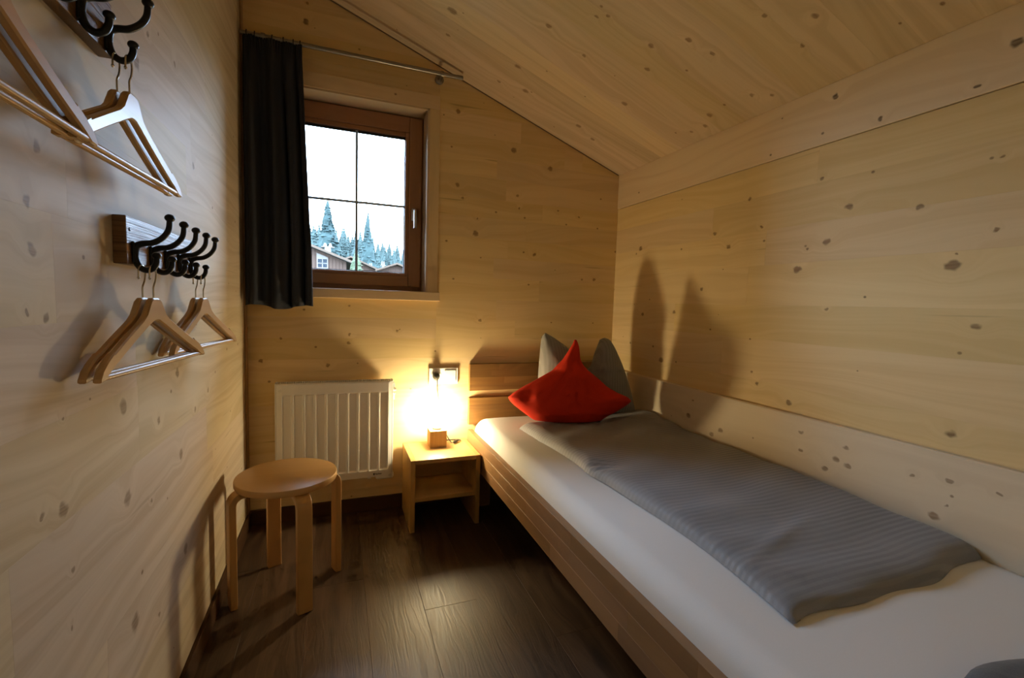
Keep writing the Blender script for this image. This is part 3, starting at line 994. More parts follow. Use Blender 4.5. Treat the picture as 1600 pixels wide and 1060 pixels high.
# ---- socket and switch plate
sk = empty('wall_socket', (0.943, 0.0, 0.71), 'white double wall plate with socket and light switch', 'socket')
MB().box((0.863, -0.012, 0.664), (1.023, 0.0, 0.754), 0.003, 2).build('frame', M['plastic'], sk)
MB().box((0.948, -0.0165, 0.677), (1.010, -0.011, 0.741), 0.0018, 2).build('rocker', M['plastic'], sk)
MB().lathe((0.9005, -0.0118, 0.709), [(0.029, 0.0), (0.029, 0.0025), (0.026, 0.003), (0.022, 0.0010)], 'y', 28).build('socket_insert', M['plastic'], sk, smooth=30)

# ---- bed
BX0, BX1, BY1 = 1.080, 1.984, -2.31
bed = empty('bed', (1.53, -1.15, 0.0), 'oak bed frame with a two-board headboard', 'bed')


def stave_board(name, lo, hi, axis, rows, mat, rnd_, front):
    """glued oak board: one core and single staves; axis = running direction"""
    lo, hi = Vector(lo), Vector(hi)
    core = MB()
    sh = 0.003
    l2, h2 = lo.copy(), hi.copy()
    if front == '-x':
        l2.x += sh
    else:
        l2.y += sh
    core.box(l2, h2)
    co = core.build(name, mat, bed)
    hh = (hi.z - lo.z) / rows
    a0, a1 = (lo.y, hi.y) if axis == 'y' else (lo.x, hi.x)
    for r in range(rows):
        z0, z1 = lo.z + r * hh, lo.z + (r + 1) * hh
        cur = a0 - rnd_.uniform(0.0, 0.35)
        while cur < a1:
            nx_ = cur + rnd_.uniform(0.28, 0.55)
            p, q = max(cur, a0), min(nx_, a1)
            if q - p > 0.004:
                if front == '-x':
                    quad = [(lo.x, q, z0), (lo.x, p, z0), (lo.x, p, z1), (lo.x, q, z1)]
                    N = (-1, 0, 0)
                else:
                    quad = [(p, lo.y, z0), (q, lo.y, z0), (q, lo.y, z1), (p, lo.y, z1)]
                    N = (0, -1, 0)
                plank4('stave', quad, N, sh + 0.0005, 0.0003, mat, co)
            cur = nx_
    return co


rb = random.Random(11)
stave_board('side_rail', (BX0, BY1, 0.250), (BX0 + 0.026, -0.034, 0.409), 'y', 3, M['oak_y'], rb, '-x')
stave_board('headboard_board', (1.086, -0.031, 0.624), (1.980, -0.004, 0.773), 'x', 4, M['oak_x'], rb, '-y')
stave_board('headboard_board', (1.086, -0.031, 0.434), (1.980, -0.004, 0.583), 'x', 4, M['oak_x'], rb, '-y')
MB().box((1.955, BY1, 0.250), (1.980, -0.034, 0.409), 0.002).build('side_rail', M['oak_y'], bed)
MB().box((BX0 + 0.026, -0.060, 0.250), (1.955, -0.034, 0.400), 0.002).build('head_rail', M['oak_x'], bed)
MB().box((BX0, BY1 - 0.026, 0.250), (1.98, BY1, 0.409), 0.002).build('foot_rail', M['oak_x'], bed)
for lx_, ly_ in ((1.115, -0.13), (1.87, -0.13), (1.115, -2.27), (1.87, -2.27)):
    MB().box((lx_, ly_, 0.0), (lx_ + 0.075, ly_ + 0.055, 0.26), 0.003).build('leg', M['oak_y'], bed)
sl = MB().box((BX0 + 0.026, BY1, 0.262), (1.955, -0.062, 0.278)).build('slat_base', M['oak_x'], bed)

# ---- mattress in its fitted sheet
ma = MB()
t = bmesh.new()
x0, x1, y0, y1, z0, z1 = 1.108, 1.985, -2.300, -0.064, 0.280, 0.483
NXm, NYm = 40, 60
R1 = 0.055


def mat_top(x, y):
    ex = min(x - x0, 0.30)
    e = max(0.0, R1 - ex)
    dz = R1 - math.sqrt(max(0.0, R1 * R1 - e * e))
    ey = max(0.0, R1 - min(y - y0, y1 - y, 0.3))
    dz2 = R1 - math.sqrt(max(0.0, R1 * R1 - ey * ey))
    return z1 - min(dz + dz2, 0.1) + 0.003 * mnoise.noise(Vector((x * 3, y * 3, 0))) - 0.004 * max(0, 1 - ex / 0.12)


gxs = [x0 + R1 * (1 - math.cos(a * math.pi / 16)) for a in range(9)] + [x0 + R1 + (x1 - x0 - R1) * k / (NXm - 9) for k in range(1, NXm - 8)]
gys = [y0 + R1 * (1 - math.cos(a * math.pi / 12)) for a in range(7)] + [y0 + R1 + (y1 - y0 - 2 * R1) * k / 60 for k in range(1, 60)] + [y1 - R1 * (1 - math.cos(a * math.pi / 12)) for a in range(6, -1, -1)]
verts = []
for yv in gys:
    for xv in gxs:
        verts.append((xv, yv, mat_top(xv, yv)))
faces = []
n_ = len(gxs)
for j in range(len(gys) - 1):
    for i in range(n_ - 1):
        a = j * n_ + i
        faces.append((a, a + 1, a + n_ + 1, a + n_))
# skirt: down the four sides, slightly wavy at the hem
loop = [i for i in range(n_)] + [j * n_ + n_ - 1 for j in range(1, len(gys))] + [(len(gys) - 1) * n_ + i for i in range(n_ - 2, -1, -1)] + [j * n_ for j in range(len(gys) - 2, 0, -1)]
prev = loop
for lv, (zl, inset) in enumerate(((0.40, -0.002), (0.36, 0.000), (0.31, 0.004), (0.280, 0.010))):
    cur = []
    for idx in loop:
        v = verts[idx]
        wob = 0.0035 * mnoise.noise(Vector((v[0] * 9, v[1] * 9, zl * 30))) * (1 if lv < 3 else 0)
        dx = inset * (1 if v[0] < 1.4 else -1) + wob
        cur.append(len(verts))
        verts.append((v[0] + (dx if abs(v[0] - x0) < 0.01 else 0), v[1], zl))
    for k in range(len(loop)):
        k2 = (k + 1) % len(loop)
        faces.append((prev[k], prev[k2], cur[k2], cur[k]))
    prev = cur
faces.append(tuple(prev))
mo = MB().raw(verts, faces).build('mattress', M['sheet'], None, smooth=True, loc=(1.53, -1.15, 0.28))
tag(mo, 'white sheeted mattress lying in the oak bed frame', 'mattress')

# ---- duvet
DX1 = 1.984


def dv_left(y):
    t = (y + 0.34) / -1.50
    base = 1.258 + 0.050 * math.sin(math.pi * min(max((t - 0.15) / 0.85, 0), 1)) + 0.012 * math.sin(9 * t)
    return base - 0.012 * math.exp(-((t - 0.44) / 0.05) ** 2)


def dv_far(u):      # head edge as a function of the position across
    return -0.350 + 0.015 * math.sin(4 * u) + 0.02 * u


def dv_near(u):
    return -1.842 + 0.010 * math.sin(7 * u + 0.6) + 0.020 * u + 0.006 * math.sin(17 * u)


nu, nv = 90, 150
verts, faces = [], []
for j in range(nv + 1):
    v = j / nv
    for i in range(nu + 1):
        u = i / nu
        yy = dv_far(u) + (dv_near(u) - dv_far(u)) * v
        xl = dv_left(yy)
        x = xl + (DX1 - xl) * u
        # puffed thickness, falling to the seams
        el = min(1.0, (x - xl) / 0.065)
        en = min(1.0, abs(yy - dv_near(u)) / 0.05)
        ef = min(1.0, abs(yy - dv_far(u)) / 0.05)
        er = min(1.0, (DX1 - x) / 0.03)
        prof = (1 - (1 - el) ** 2.4) ** 0.5 * (1 - (1 - en) ** 2.2) ** 0.5 * (1 - (1 - ef) ** 2.2) ** 0.5 * (0.55 + 0.45 * (1 - (1 - er) ** 2) ** 0.5)
        h = 0.040 + 0.006 * mnoise.noise(Vector((x * 2.3, yy * 2.3, 1.0))) + 0.0035 * mnoise.noise(Vector((x * 7, yy * 5, 3.0)))
        h += 0.010 * max(0, (u - 0.6) / 0.4) + 0.026 * max(0, (u - 0.55) / 0.45) * math.exp(-((v - 0.10) / 0.12) ** 2)
        # thin near corner
        h -= 0.019 * max(0, v - 0.72) / 0.28 * (1 - u * 0.35)
        # gathered tuck on the open side
        tuck = math.exp(-((v - 0.44) / 0.035) ** 2) * max(0, 1 - (x - xl) / 0.12)
        h -= 0.016 * tuck * (0.6 + 0.4 * math.sin(150 * (yy + 0.6 * x)))
        # soft cross ripples
        h += 0.0022 * math.sin(2 * math.pi * (yy * 6.0 + 0.9 * math.sin(3 * x + 2 * yy))) * min(1, (x - xl) / 0.1)
        # fine side gathers
        h += 0.002 * math.sin(yy * 190) * max(0, 1 - (x - xl) / 0.05) * (0.3 + 0.7 * abs(math.sin(yy * 5)))
        # diagonal crease near the foot
        cr = (yy + 1.66) - 0.30 * (x - 1.35)
        h += 0.007 * math.exp(-(cr / 0.02) ** 2) * max(0, 1 - abs(x - 1.5) / 0.28)
        z = 0.4855 + h * prof
        verts.append((x, yy, z))
n_ = nu + 1
for j in range(nv):
    for i in range(nu):
        a = j * n_ + i
        faces.append((a, a + n_, a + n_ + 1, a + 1))
off = len(verts)
verts += [(v[0] + (0.012 if v[0] < 1.5 else -0.0005) * (1 if abs(v[0] - dv_left(v[1])) < 0.02 else 0), v[1], 0.4848) for v in verts]
for j in range(nv):
    for i in range(nu):
        a = off + j * n_ + i
        faces.append((a, a + 1, a + n_ + 1, a + n_))
for i in range(nu):
    faces.append((i, i + 1, i + 1 + off, i + off))
    b = nv * n_ + i
    faces.append((b, b + off, b + 1 + off, b + 1))
for j in range(nv):
    a = j * n_
    faces.append((a, a + off, a + n_ + off, a + n_))
    b = a + nu
    faces.append((b, b + n_, b + n_ + off, b + off))
dv = MB().raw(verts, faces).build('duvet', M['duvet'], None, smooth=60, loc=(1.62, -1.1, 0.485))
tag(dv, 'grey striped duvet spread flat along the bed', 'duvet')


# ---- pillows
# red cushion: left and right rim, row by row from the bottom up
RED = [ ((1.4046, -0.3758, 0.4628), (1.6382, -0.4318, 0.4612)), ((1.3642, -0.3663, 0.503), (1.6628, -0.4382, 0.5018)), ((1.3179, -0.3553, 0.5397), (1.6977, -0.4468, 0.5389)), ((1.2819, -0.3466, 0.5661), (1.7501, -0.4595, 0.5659)), ((1.2363, -0.3355, 0.6022), (1.8089, -0.4737, 0.6032)), ((1.2135, -0.33, 0.6251), (1.8347, -0.48, 0.6269)), ((1.2034, -0.3276, 0.6447), (1.813, -0.4753, 0.6472)), ((1.2278, -0.3339, 0.6677), (1.7576, -0.4626, 0.6707)), ((1.271, -0.345, 0.6974), (1.7023, -0.45, 0.7006)), ((1.3455, -0.3639, 0.7406), (1.6535, -0.4389, 0.7437)), ((1.4172, -0.3821, 0.784), (1.5986, -0.4263, 0.7862)), ((1.4416, -0.3884, 0.8138), (1.571, -0.42, 0.8156)), ((1.4662, -0.3947, 0.8403), (1.5567, -0.4168, 0.8417)), ((1.4842, -0.3995, 0.87), (1.5521, -0.4161, 0.8711)), ((1.5037, -0.4046, 0.9029), (1.5473, -0.4153, 0.9038)), ((1.5155, -0.4078, 0.926), (1.5397, -0.4137, 0.9265)), ((1.5212, -0.4093, 0.9424), (1.5309, -0.4117, 0.9426)) ]
# grey pillow: line of its dented top with two ears
GT = [ (0, (1.4366, -0.1941, 0.9379)), (0.06, (1.4557, -0.2001, 0.9628)), (0.2, (1.5039, -0.2143, 0.9361)), (0.35, (1.5666, -0.2325, 0.8921)), (0.48, (1.6379, -0.2528, 0.8232)), (0.55, (1.6854, -0.2659, 0.7637)), (0.6, (1.7049, -0.272, 0.7855)), (0.66, (1.7248, -0.2791, 0.8677)), (0.73, (1.7455, -0.2862, 0.9318)), (0.82, (1.769, -0.2933, 0.943)), (0.9, (1.7934, -0.3004, 0.9366)), (1, (1.8195, -0.3075, 0.9018)) ]


def lerp_tab(tab, u):
    for (a, p), (b, q) in zip(tab[:-1], tab[1:]):
        if u <= b:
            return Vector(p).lerp(Vector(q), (u - a) / (b - a))
    return Vector(tab[-1][1])


def pad_mesh(name, front, back, n, m, mat, label, cat, base):
    """front and back are grids of n x m points sharing the rim"""
    faces = []
    off = n * m
    for j in range(n - 1):
        for i in range(m - 1):
            a = j * m + i
            faces.append((a, a + 1, a + m + 1, a + m))
            faces.append((a + off, a + m + off, a + m + 1 + off, a + 1 + off))
    mb = MB().raw(front + back, faces)
    bmesh.ops.remove_doubles(mb.bm, verts=list(mb.bm.verts), dist=0.0008)
    o = mb.build(name, mat, None, smooth=True, loc=base)
    return tag(o, label, cat)


def fit(v, zmin):
    v.z = max(v.z, zmin)
    v.x = min(v.x, 1.984)
    v.y = min(v.y, -0.036)
    return v


# grey pillow
n, m = 40, 64
Nn = Vector((-0.28, -0.95, 0.12)).normalized()
front, back = [], []
for j in range(n):
    v = j / (n - 1)
    for i in range(m):
        u = i / (m - 1)
        B = Vector((1.428, -0.205, 0.489)).lerp(Vector((1.972, -0.350, 0.489)), u)
        T = lerp_tab(GT, u)
        side = 0.018 * math.sin(math.pi * v) * (u - 0.35)
        P = B.lerp(T, v) + Vector((side * 1.6, 0, 0))
        uu, vv = 2 * u - 1, 2 * v - 1
        h = 0.098 * max(0.0, 1 - uu ** 4) ** 0.6 * max(0.0, 1 - vv ** 4) ** 0.6
        # the chopped middle is pressed flat
        h *= 1 - 0.55 * math.exp(-((u - 0.55) / 0.10) ** 2) * v ** 2
        edge = min(1, (1 - abs(uu)) * 5) * min(1, (1 - abs(vv)) * 5)
        # creases running out from the dent
        dx, dz = P.x - 1.66, P.z - 0.77
        an = math.atan2(dz, dx)
        rr = math.hypot(dx, dz)
        cre = 0.010 * math.sin(9 * an + 0.7) * math.exp(-rr / 0.12) + 0.006 * mnoise.noise(P * 11)
        front.append(fit(P + Nn * (h + cre * edge), 0.4865))
        back.append(fit(P - Nn * (h * 0.75), 0.4865))
pad_mesh('pillow', front, back, n, m, M['pillow'], 'grey pillow with a dented top leaning against the headboard', 'pillow', (1.70, -0.28, 0.4865))

# red cushion
rowsL = [(k / (len(RED) - 1), r[0]) for k, r in enumerate(RED)]
rowsR = [(k / (len(RED) - 1), r[1]) for k, r in enumerate(RED)]
n, m = 60, 46
Nn = Vector((-0.24, -0.96, 0.14)).normalized()
front, back = [], []
for j in range(n):
    v = j / (n - 1)
    L, Rr = lerp_tab(rowsL, v), lerp_tab(rowsR, v)
    hw = (Rr - L).length / 2
    tr = 0.105 * (1 - math.exp(-hw / 0.10)) * min(1.0, 0.45 + v * 3.0)
    if j == n - 1:
        tr = 0.0
    for i in range(m):
        uu = -1 + 2 * i / (m - 1)
        P = L.lerp(Rr, (uu + 1) / 2)
        h = tr * max(0.0, 1 - abs(uu) ** 2.6) ** 0.75
        edge = min(1, (1 - abs(uu)) * 4) * min(1, v * 5)
        # ridge from the tip to the middle, a fold towards the left corner, soft dents
        rid = 0.016 * math.exp(-((P.x - 1.50 + 0.25 * (P.z - 0.75)) / 0.035) ** 2) * max(0, min(1, (P.z - 0.60) / 0.15))
        fold = -0.016 * math.exp(-((P.x - 1.285) / 0.030) ** 2 - ((P.z - 0.655) / 0.03) ** 2)
        crs = -0.008 * math.exp(-(((P.z - 0.70) - 1.5 * (P.x - 1.43)) / 0.02) ** 2) * math.exp(-((P.x - 1.44) / 0.07) ** 2)
        w = 0.010 * mnoise.noise(P * 7 + Vector((3, 0, 0))) + 0.004 * mnoise.noise(P * 19)
        front.append(fit(P + Nn * (h + (rid + fold + crs + w) * edge), 0.5285))
        back.append(fit(P - Nn * (h * 0.55), 0.5285))
pad_mesh('cushion', front, back, n, m, M['red'], 'red cushion standing on its corner in front of the grey pillow', 'cushion', (1.53, -0.42, 0.5285))

# ---- folded blanket at the foot of the bed
nb = 30
verts, faces = [], []
for j in range(nb + 1):
    v = j / nb
    for i in range(nb + 1):
        u = i / nb
        x = 1.36 + 0.60 * u
        yfront = -2.062 + 0.016 * math.sin(5 * u + 1.0) + 0.012 * math.sin(11 * u)
        y = yfront + (-2.285 - yfront) * v
        e = min(1, v / 0.16) * min(1, (1 - v) / 0.1) * min(1, u / 0.10) * min(1, (1 - u) / 0.08)
        e = (1 - (1 - e) ** 2) ** 0.5
        verts.append((x, y, 0.4865 + 0.042 * e + 0.004 * e * mnoise.noise(Vector((x * 8, y * 8, 0)))))
for j in range(nb):
    for i in range(nb):
        a = j * (nb + 1) + i
        faces.append((a, a + 1, a + nb + 2, a + nb + 1))
off = len(verts)
verts += [(v[0], v[1], 0.4862) for v in verts]
faces += [tuple(off + k for k in reversed(f)) for f in faces]
mb = MB().raw(verts, faces)
bmesh.ops.remove_doubles(mb.bm, verts=list(mb.bm.verts), dist=0.0006)
bk = mb.build('blanket', M['blanket'], None, smooth=True, loc=(1.66, -2.17, 0.486))
tag(bk, 'dark grey folded blanket at the near end of the bed', 'blanket')


# ---- coat racks
def coat_rack(yc, z0, label):
    """board with five cast hooks; yc = middle, z0 = lower edge"""
    r = empty('coat_rack', (0.0, yc, z0), label, 'coat rack', 'coat racks on the left wall')
    hl = 0.2125
    t_ = 0.022
    bo = MB().box((0.0, yc - hl, z0), (t_, yc + hl, z0 + 0.093), 0.0018)
    bo.build('board', M['rack'], r)
    for s in (-1, 1):
        MB().lathe((t_ - 0.001, yc + s * (hl - 0.016), z0 + 0.068), [(0.0038, 0.0), (0.0038, 0.0018), (0.002, 0.0024)], 'x', 12).build('screw', M['iron'], r)
    for k in range(5):
        y = yc + (k - 2) * 0.0922
        h = MB()
        h.box((t_, y - 0.008, z0 + 0.004), (t_ + 0.005, y + 0.008, z0 + 0.046), 0.002)
        up_ = smooth_path([(t_ + 0.003, y, z0 + 0.020), (t_ + 0.006, y, z0 + 0.036), (t_ + 0.016, y, z0 + 0.0425), (t_ + 0.034, y, z0 + 0.046), (t_ + 0.050, y, z0 + 0.057), (t_ + 0.060, y, z0 + 0.073), (t_ + 0.0625, y, z0 + 0.092)], 5)
        h.tube(up_, [0.0068 - 0.0018 * i / len(up_) for i in range(len(up_))], 10)
        lo_ = smooth_path([(t_ + 0.003, y, z0 + 0.030), (t_ + 0.004, y, z0 + 0.012), (t_ + 0.010, y, z0 - 0.003), (t_ + 0.021, y, z0 - 0.010), (t_ + 0.032, y, z0 - 0.006), (t_ + 0.038, y, z0 + 0.005), (t_ + 0.039, y, z0 + 0.016)], 5)
        h.tube(lo_, [0.0066 - 0.0015 * i / len(lo_) for i in range(len(lo_))], 10)
        h.ball((t_ + 0.0628, y, z0 + 0.097), 0.0092, (1, 1, 0.85), 14)
        h.ball((t_ + 0.0392, y, z0 + 0.020), 0.0085, (1, 1, 0.85), 14)
        h.build('hook', M['iron'], r, smooth=60)
    return r


RLY, RLZ = -1.135, 1.170
RUY, RUZ = -1.588, 1.535
coat_rack(RLY, RLZ, 'lower dark wooden coat rack showing all five black hooks')
coat_rack(RUY, RUZ, 'upper dark wooden coat rack cut off by the top edge of the photo')


# ---- coat hangers
def make_hanger():
    r = empty('coat_hanger', (0, 0, 0))
    N_ = 44
    verts, faces = [], []

    def interp(tab, s):
        for (a, va), (b, vb) in zip(tab[:-1], tab[1:]):
            if s <= b:
                return va + (vb - va) * (s - a) / (b - a)
        return tab[-1][1]
    top = [(0, 0.000), (0.012, -0.0005), (0.019, -0.005), (0.026, -0.016), (0.036, -0.031), (0.052, -0.043), (0.150, -0.093), (0.1575, -0.0965), (0.1590, -0.0945), (0.178, -0.1055), (0.195, -0.119), (0.2030, -0.133)]
    bot = [(0, -0.046), (0.010, -0.047), (0.030, -0.056), (0.170, -0.126), (0.190, -0.139), (0.2030, -0.1395)]
    th = 0.0062
    st_ = sorted(set([s for s, _ in top] + [s for s, _ in bot] + [0.08, 0.11, 0.13]))
    st_ = [-s for s in reversed(st_) if s > 0] + st_
    for s in st_:
        a = abs(s)
        zt, zb = interp(top, a), interp(bot, a)
        bow = 0.009 * (a / 0.205) ** 2
        ch = min(0.003, (zt - zb) * 0.25)
        for dx, z in ((th - 0.0025, zt), (th, zt - ch), (th, zb + ch), (th - 0.0025, zb), (-th + 0.0025, zb), (-th, zb + ch), (-th, zt - ch), (-th + 0.0025, zt)):
            verts.append((dx + bow, s, z))
    for i in range(len(st_) - 1):
        for q in range(8):
            faces.append((i * 8 + q, i * 8 + (q + 1) % 8, i * 8 + 8 + (q + 1) % 8, i * 8 + 8 + q))
    faces.append(tuple(range(7, -1, -1)))
    faces.append(tuple(range((len(st_) - 1) * 8, len(st_) * 8)))
    MB().raw(verts, faces).build('body', M['hanger'], r, smooth=28, local=True)
    MB().tube([(0.0075, -0.188, -0.1335), (0.0075, 0.188, -0.1335)], 0.0052, 12).build('trouser_bar', M['hanger'], r, smooth=50, local=True)
    pts = [(0, 0, -0.004), (0, 0, 0.014), (0, 0.001, 0.022), (0, 0.009, 0.034), (0, 0.0125, 0.046)]
    for a in range(0, 200, 20):
        pts.append((0, 0.0125 * math.cos(math.radians(a)), 0.052 + 0.0125 * math.sin(math.radians(a))))
    pts.append((0, -0.0125, 0.040))
    wm = MB().tube(smooth_path(pts, 3), 0.0017, 8)
    wm.ball((0, -0.0125, 0.039), 0.0028, n=8)
    wm.build('hook', M['chrome'], r, smooth=60, local=True)
    return r


proto = make_hanger()
hz_low = RLZ - 0.010 + 0.0066 - 0.0645 + 0.003
hz_up = RUZ - 0.010 + 0.0066 - 0.0645 + 0.003
HG = 'wooden coat hangers on the racks'
hang = [
    (0.0535, RLY - 2 * 0.0922, hz_low, 7.0, 'nearer wooden hanger of the left pair on the lower rack'),
    (0.0355, RLY - 2 * 0.0922, hz_low, 7.5, 'wooden hanger nearest the wall in the left pair on the lower rack'),
    (0.0535, RLY + 2 * 0.0922, hz_low, 8.0, 'outer wooden hanger of the right pair on the lower rack beside the curtain'),
    (0.0355, RLY + 2 * 0.0922, hz_low, 9.0, 'wooden hanger nearest the wall in the right pair on the lower rack'),
    (0.0535, RUY + 2 * 0.0922, hz_up, 2.0, 'outer wooden hanger of the right pair on the upper rack'),
    (0.0355, RUY + 2 * 0.0922, hz_up, 2.0, 'wooden hanger nearest the wall in the right pair on the upper rack'),
    (0.0535, RUY - 2 * 0.0922, hz_up, 0.0, 'outer wooden hanger at the top left edge of the photo'),
    (0.0355, RUY - 2 * 0.0922, hz_up, 0.0, 'wooden hanger nearest the wall at the top left edge of the photo'),
]
for i, (x, y, z, a, lab) in enumerate(hang):
    o = proto if i == 0 else copy_tree(proto)
    o.location = (x, y, z)
    o.rotation_euler = (0, 0, math.radians(-a))
    tag(o, lab, 'coat hanger', HG)

# ================================================================== OUTSIDE
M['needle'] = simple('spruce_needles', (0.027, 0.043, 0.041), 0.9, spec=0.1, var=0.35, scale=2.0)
M['needle_hazed'] = simple('hazed_spruce_needles', (0.040, 0.058, 0.053), 0.9, spec=0.1, var=0.25, scale=2.0)  # distance haze put into the colour, paler than the nearer spruces
M['needle_near'] = simple('young_fir_needles', (0.050, 0.064, 0.036), 0.9, spec=0.1, var=0.35, scale=4.0)
M['bark'] = simple('bark', (0.02, 0.03, 0.03), 0.9, spec=0.1)
M['turf'] = simple('meadow', (0.04, 0.06, 0.04), 0.95, spec=0.05, scale=0.5)
M['chalet'] = simple('weathered_boards', (0.062, 0.039, 0.029), 0.85, spec=0.1)
M['roofm'] = simple('grey_roof', (0.050, 0.042, 0.036), 0.8, spec=0.1)
M['roofedge'] = simple('roof_edge', (0.075, 0.052, 0.037), 0.8, spec=0.1)
M['metalwhite'] = simple('pale_sheet_metal', (0.13, 0.13, 0.12), 0.6)
M['paint_white'] = simple('white_painted_frame', (0.10, 0.085, 0.07), 0.6)
M['farglass'] = simple('far_window_glass', (0.010, 0.016, 0.022), 0.25, spec=0.1)

# meadow rising to the wood
verts, faces = [], []
gx = [-60, -30, -10, -3, 3, 10, 25, 50, 90]
gy = [0.6, 8, 20, 40, 60, 85, 110, 150, 220]
gz = [-0.35, 0.0, 0.9, 2.6, 3.6, 4.6, 6.0, 10.0, 18.0]
for j, yv in enumerate(gy):
    for xv in gx:
        verts.append((xv, yv, gz[j]))
for j in range(len(gy) - 1):
    for i in range(len(gx) - 1):
        a = j * len(gx) + i
        faces.append((a, a + 1, a + len(gx) + 1, a + len(gx)))
gobj = MB().raw(verts, faces).build('ground', M['turf'], None, smooth=True, loc=(0, 40, 0))
tag(gobj, 'meadow slope outside the window', None, None, 'structure')


def ground_z(yv):
    for (a, b, za, zb) in zip(gy[:-1], gy[1:], gz[:-1], gz[1:]):
        if yv <= b:
            return za + (zb - za) * (yv - a) / (b - a)
    return gz[-1]


def conifer(name, tiers, boughs, seed, h=1.0, w=0.16, mat='needle', bare=0.06, ragged=0.4, core=0.62):
    """spruce of unit height: trunk and drooping boughs, every bough a small folded fan"""
    r = random.Random(seed)
    root = empty(name, (0, 0, 0))
    MB().tube([(0, 0, 0), (0, 0, 0.5 * h), (0, 0, h * 0.99)], [0.018, 0.010, 0.001], 6).build('trunk', M['bark'], root, local=True)
    verts, faces = [], []
    for k in range(tiers):
        f = k / (tiers - 1)
        z = bare + (1 - bare) * (f ** 0.92) * 0.985
        rad = w * (1 - f) ** 0.85 + 0.006
        for b in range(boughs):
            if r.random() < 0.10:
                continue
            a = 2 * math.pi * (b + r.random() * 0.8) / boughs + k
            L = rad * (1 - ragged * r.random())
            d = Vector((math.cos(a), math.sin(a), 0))
            s = Vector((-math.sin(a), math.cos(a), 0))
            wd = L * 0.30 + 0.004
            z0_ = z + r.uniform(-0.008, 0.008)
            drop = L * r.uniform(0.25, 0.55)
            i0 = len(verts)
            base_ = Vector((0, 0, z0_ + 0.01))
            mid = d * (L * 0.6) + Vector((0, 0, z0_ - drop * 0.35))
            tip = d * L + Vector((0, 0, z0_ - drop * 0.7))
            verts += [base_, mid + s * wd - Vector((0, 0, 0.014)), tip, mid - s * wd - Vector((0, 0, 0.014)), mid + Vector((0, 0, 0.008))]
            faces += [(i0, i0 + 1, i0 + 4), (i0 + 1, i0 + 2, i0 + 4), (i0 + 2, i0 + 3, i0 + 4), (i0 + 3, i0, i0 + 4)]
            # hanging twigs under the bough
            tw = d * (L * r.uniform(0.5, 0.85)) + s * (wd * r.uniform(-0.7, 0.7)) + Vector((0, 0, z0_ - drop * 0.5))
            j0 = len(verts)
            verts += [tw + s * 0.012, tw - s * 0.012, tw - Vector((0, 0, r.uniform(0.02, 0.045))) + d * 0.01]
            faces.append((j0, j0 + 1, j0 + 2))
    # dense inner crown
    i0 = len(verts)
    rings_ = 9
    for k in range(rings_):
        f = k / (rings_ - 1)
        for b in range(9):
            a = 2 * math.pi * b / 9 + k * 0.3
            q = (w * (1 - f) ** 0.85 * core + 0.004) * (1 + r.uniform(-0.22, 0.22))
            verts.append(Vector((q * math.cos(a), q * math.sin(a), bare + (0.97 - bare) * f)))
    for k in range(rings_ - 1):
        for b in range(9):
            faces.append((i0 + k * 9 + b, i0 + k * 9 + (b + 1) % 9, i0 + k * 9 + 9 + (b + 1) % 9, i0 + k * 9 + 9 + b))
    fo = MB().raw(verts, faces).build('foliage', M[mat], root, local=True)
    return root


def place_tree(root, x, y, h, wsc, rot, label, group=None):
    root.location = (x, y, ground_z(y) - 0.1)
    root.scale = (h * wsc, h * wsc, h)
    root.rotation_euler = (0, 0, rot)
    return tag(root, label, 'tree', group)


tA = conifer('spruce_tree', 34, 11, 3, w=0.23, ragged=0.55)
zA = ground_z(65)
place_tree(tA, -0.86, 65, 14.3 - zA, 1.25, 0.4, 'tall dense spruce seen left of the window cross')
tB = conifer('spruce_tree', 24, 8, 9, w=0.22, ragged=0.65)
place_tree(tB, 4.9, 75, 15.3 - ground_z(75), 0.85, 1.4, 'tall thin spruce seen right of the window cross')
tC = conifer('young_fir', 16, 10, 21, w=0.34, mat='needle_near', ragged=0.4)
place_tree(tC, 1.27, 22, 3.75 - ground_z(22), 1.0, 0.2, 'small green fir beside the chalet')
fbase = [conifer('forest_spruce', 16, 8, 31, w=0.20, mat='needle_hazed'), conifer('forest_spruce', 18, 8, 37, w=0.17, mat='needle_hazed', ragged=0.5)]
rt = random.Random(5)


def skyline(x):   # height of the wood above ground level zero at y = 110
    tab = [(-30, 17.8), (-6, 17.2), (0.7, 16.6), (4.9, 15.8), (9.1, 14.3), (15.3, 13.9), (40, 13.0)]
    for (a, za), (b, zb) in zip(tab[:-1], tab[1:]):
        if x <= b:
            return za + (zb - za) * (x - a) / (b - a)
    return tab[-1][1]


first = [True, True]
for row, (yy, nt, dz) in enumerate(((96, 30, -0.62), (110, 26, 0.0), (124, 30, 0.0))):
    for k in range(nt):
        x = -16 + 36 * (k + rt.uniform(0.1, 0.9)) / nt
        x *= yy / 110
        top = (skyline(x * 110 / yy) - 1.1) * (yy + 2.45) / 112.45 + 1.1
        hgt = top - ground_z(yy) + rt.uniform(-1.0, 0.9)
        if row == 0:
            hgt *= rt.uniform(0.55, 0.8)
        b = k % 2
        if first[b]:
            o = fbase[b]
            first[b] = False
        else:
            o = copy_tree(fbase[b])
        place_tree(o, x, yy + rt.uniform(-4, 4), hgt, rt.uniform(1.25, 1.7), rt.uniform(0, 6.28), 'blue-green spruce in the haze-tinted wood behind the chalets', 'spruces of the distant wood')


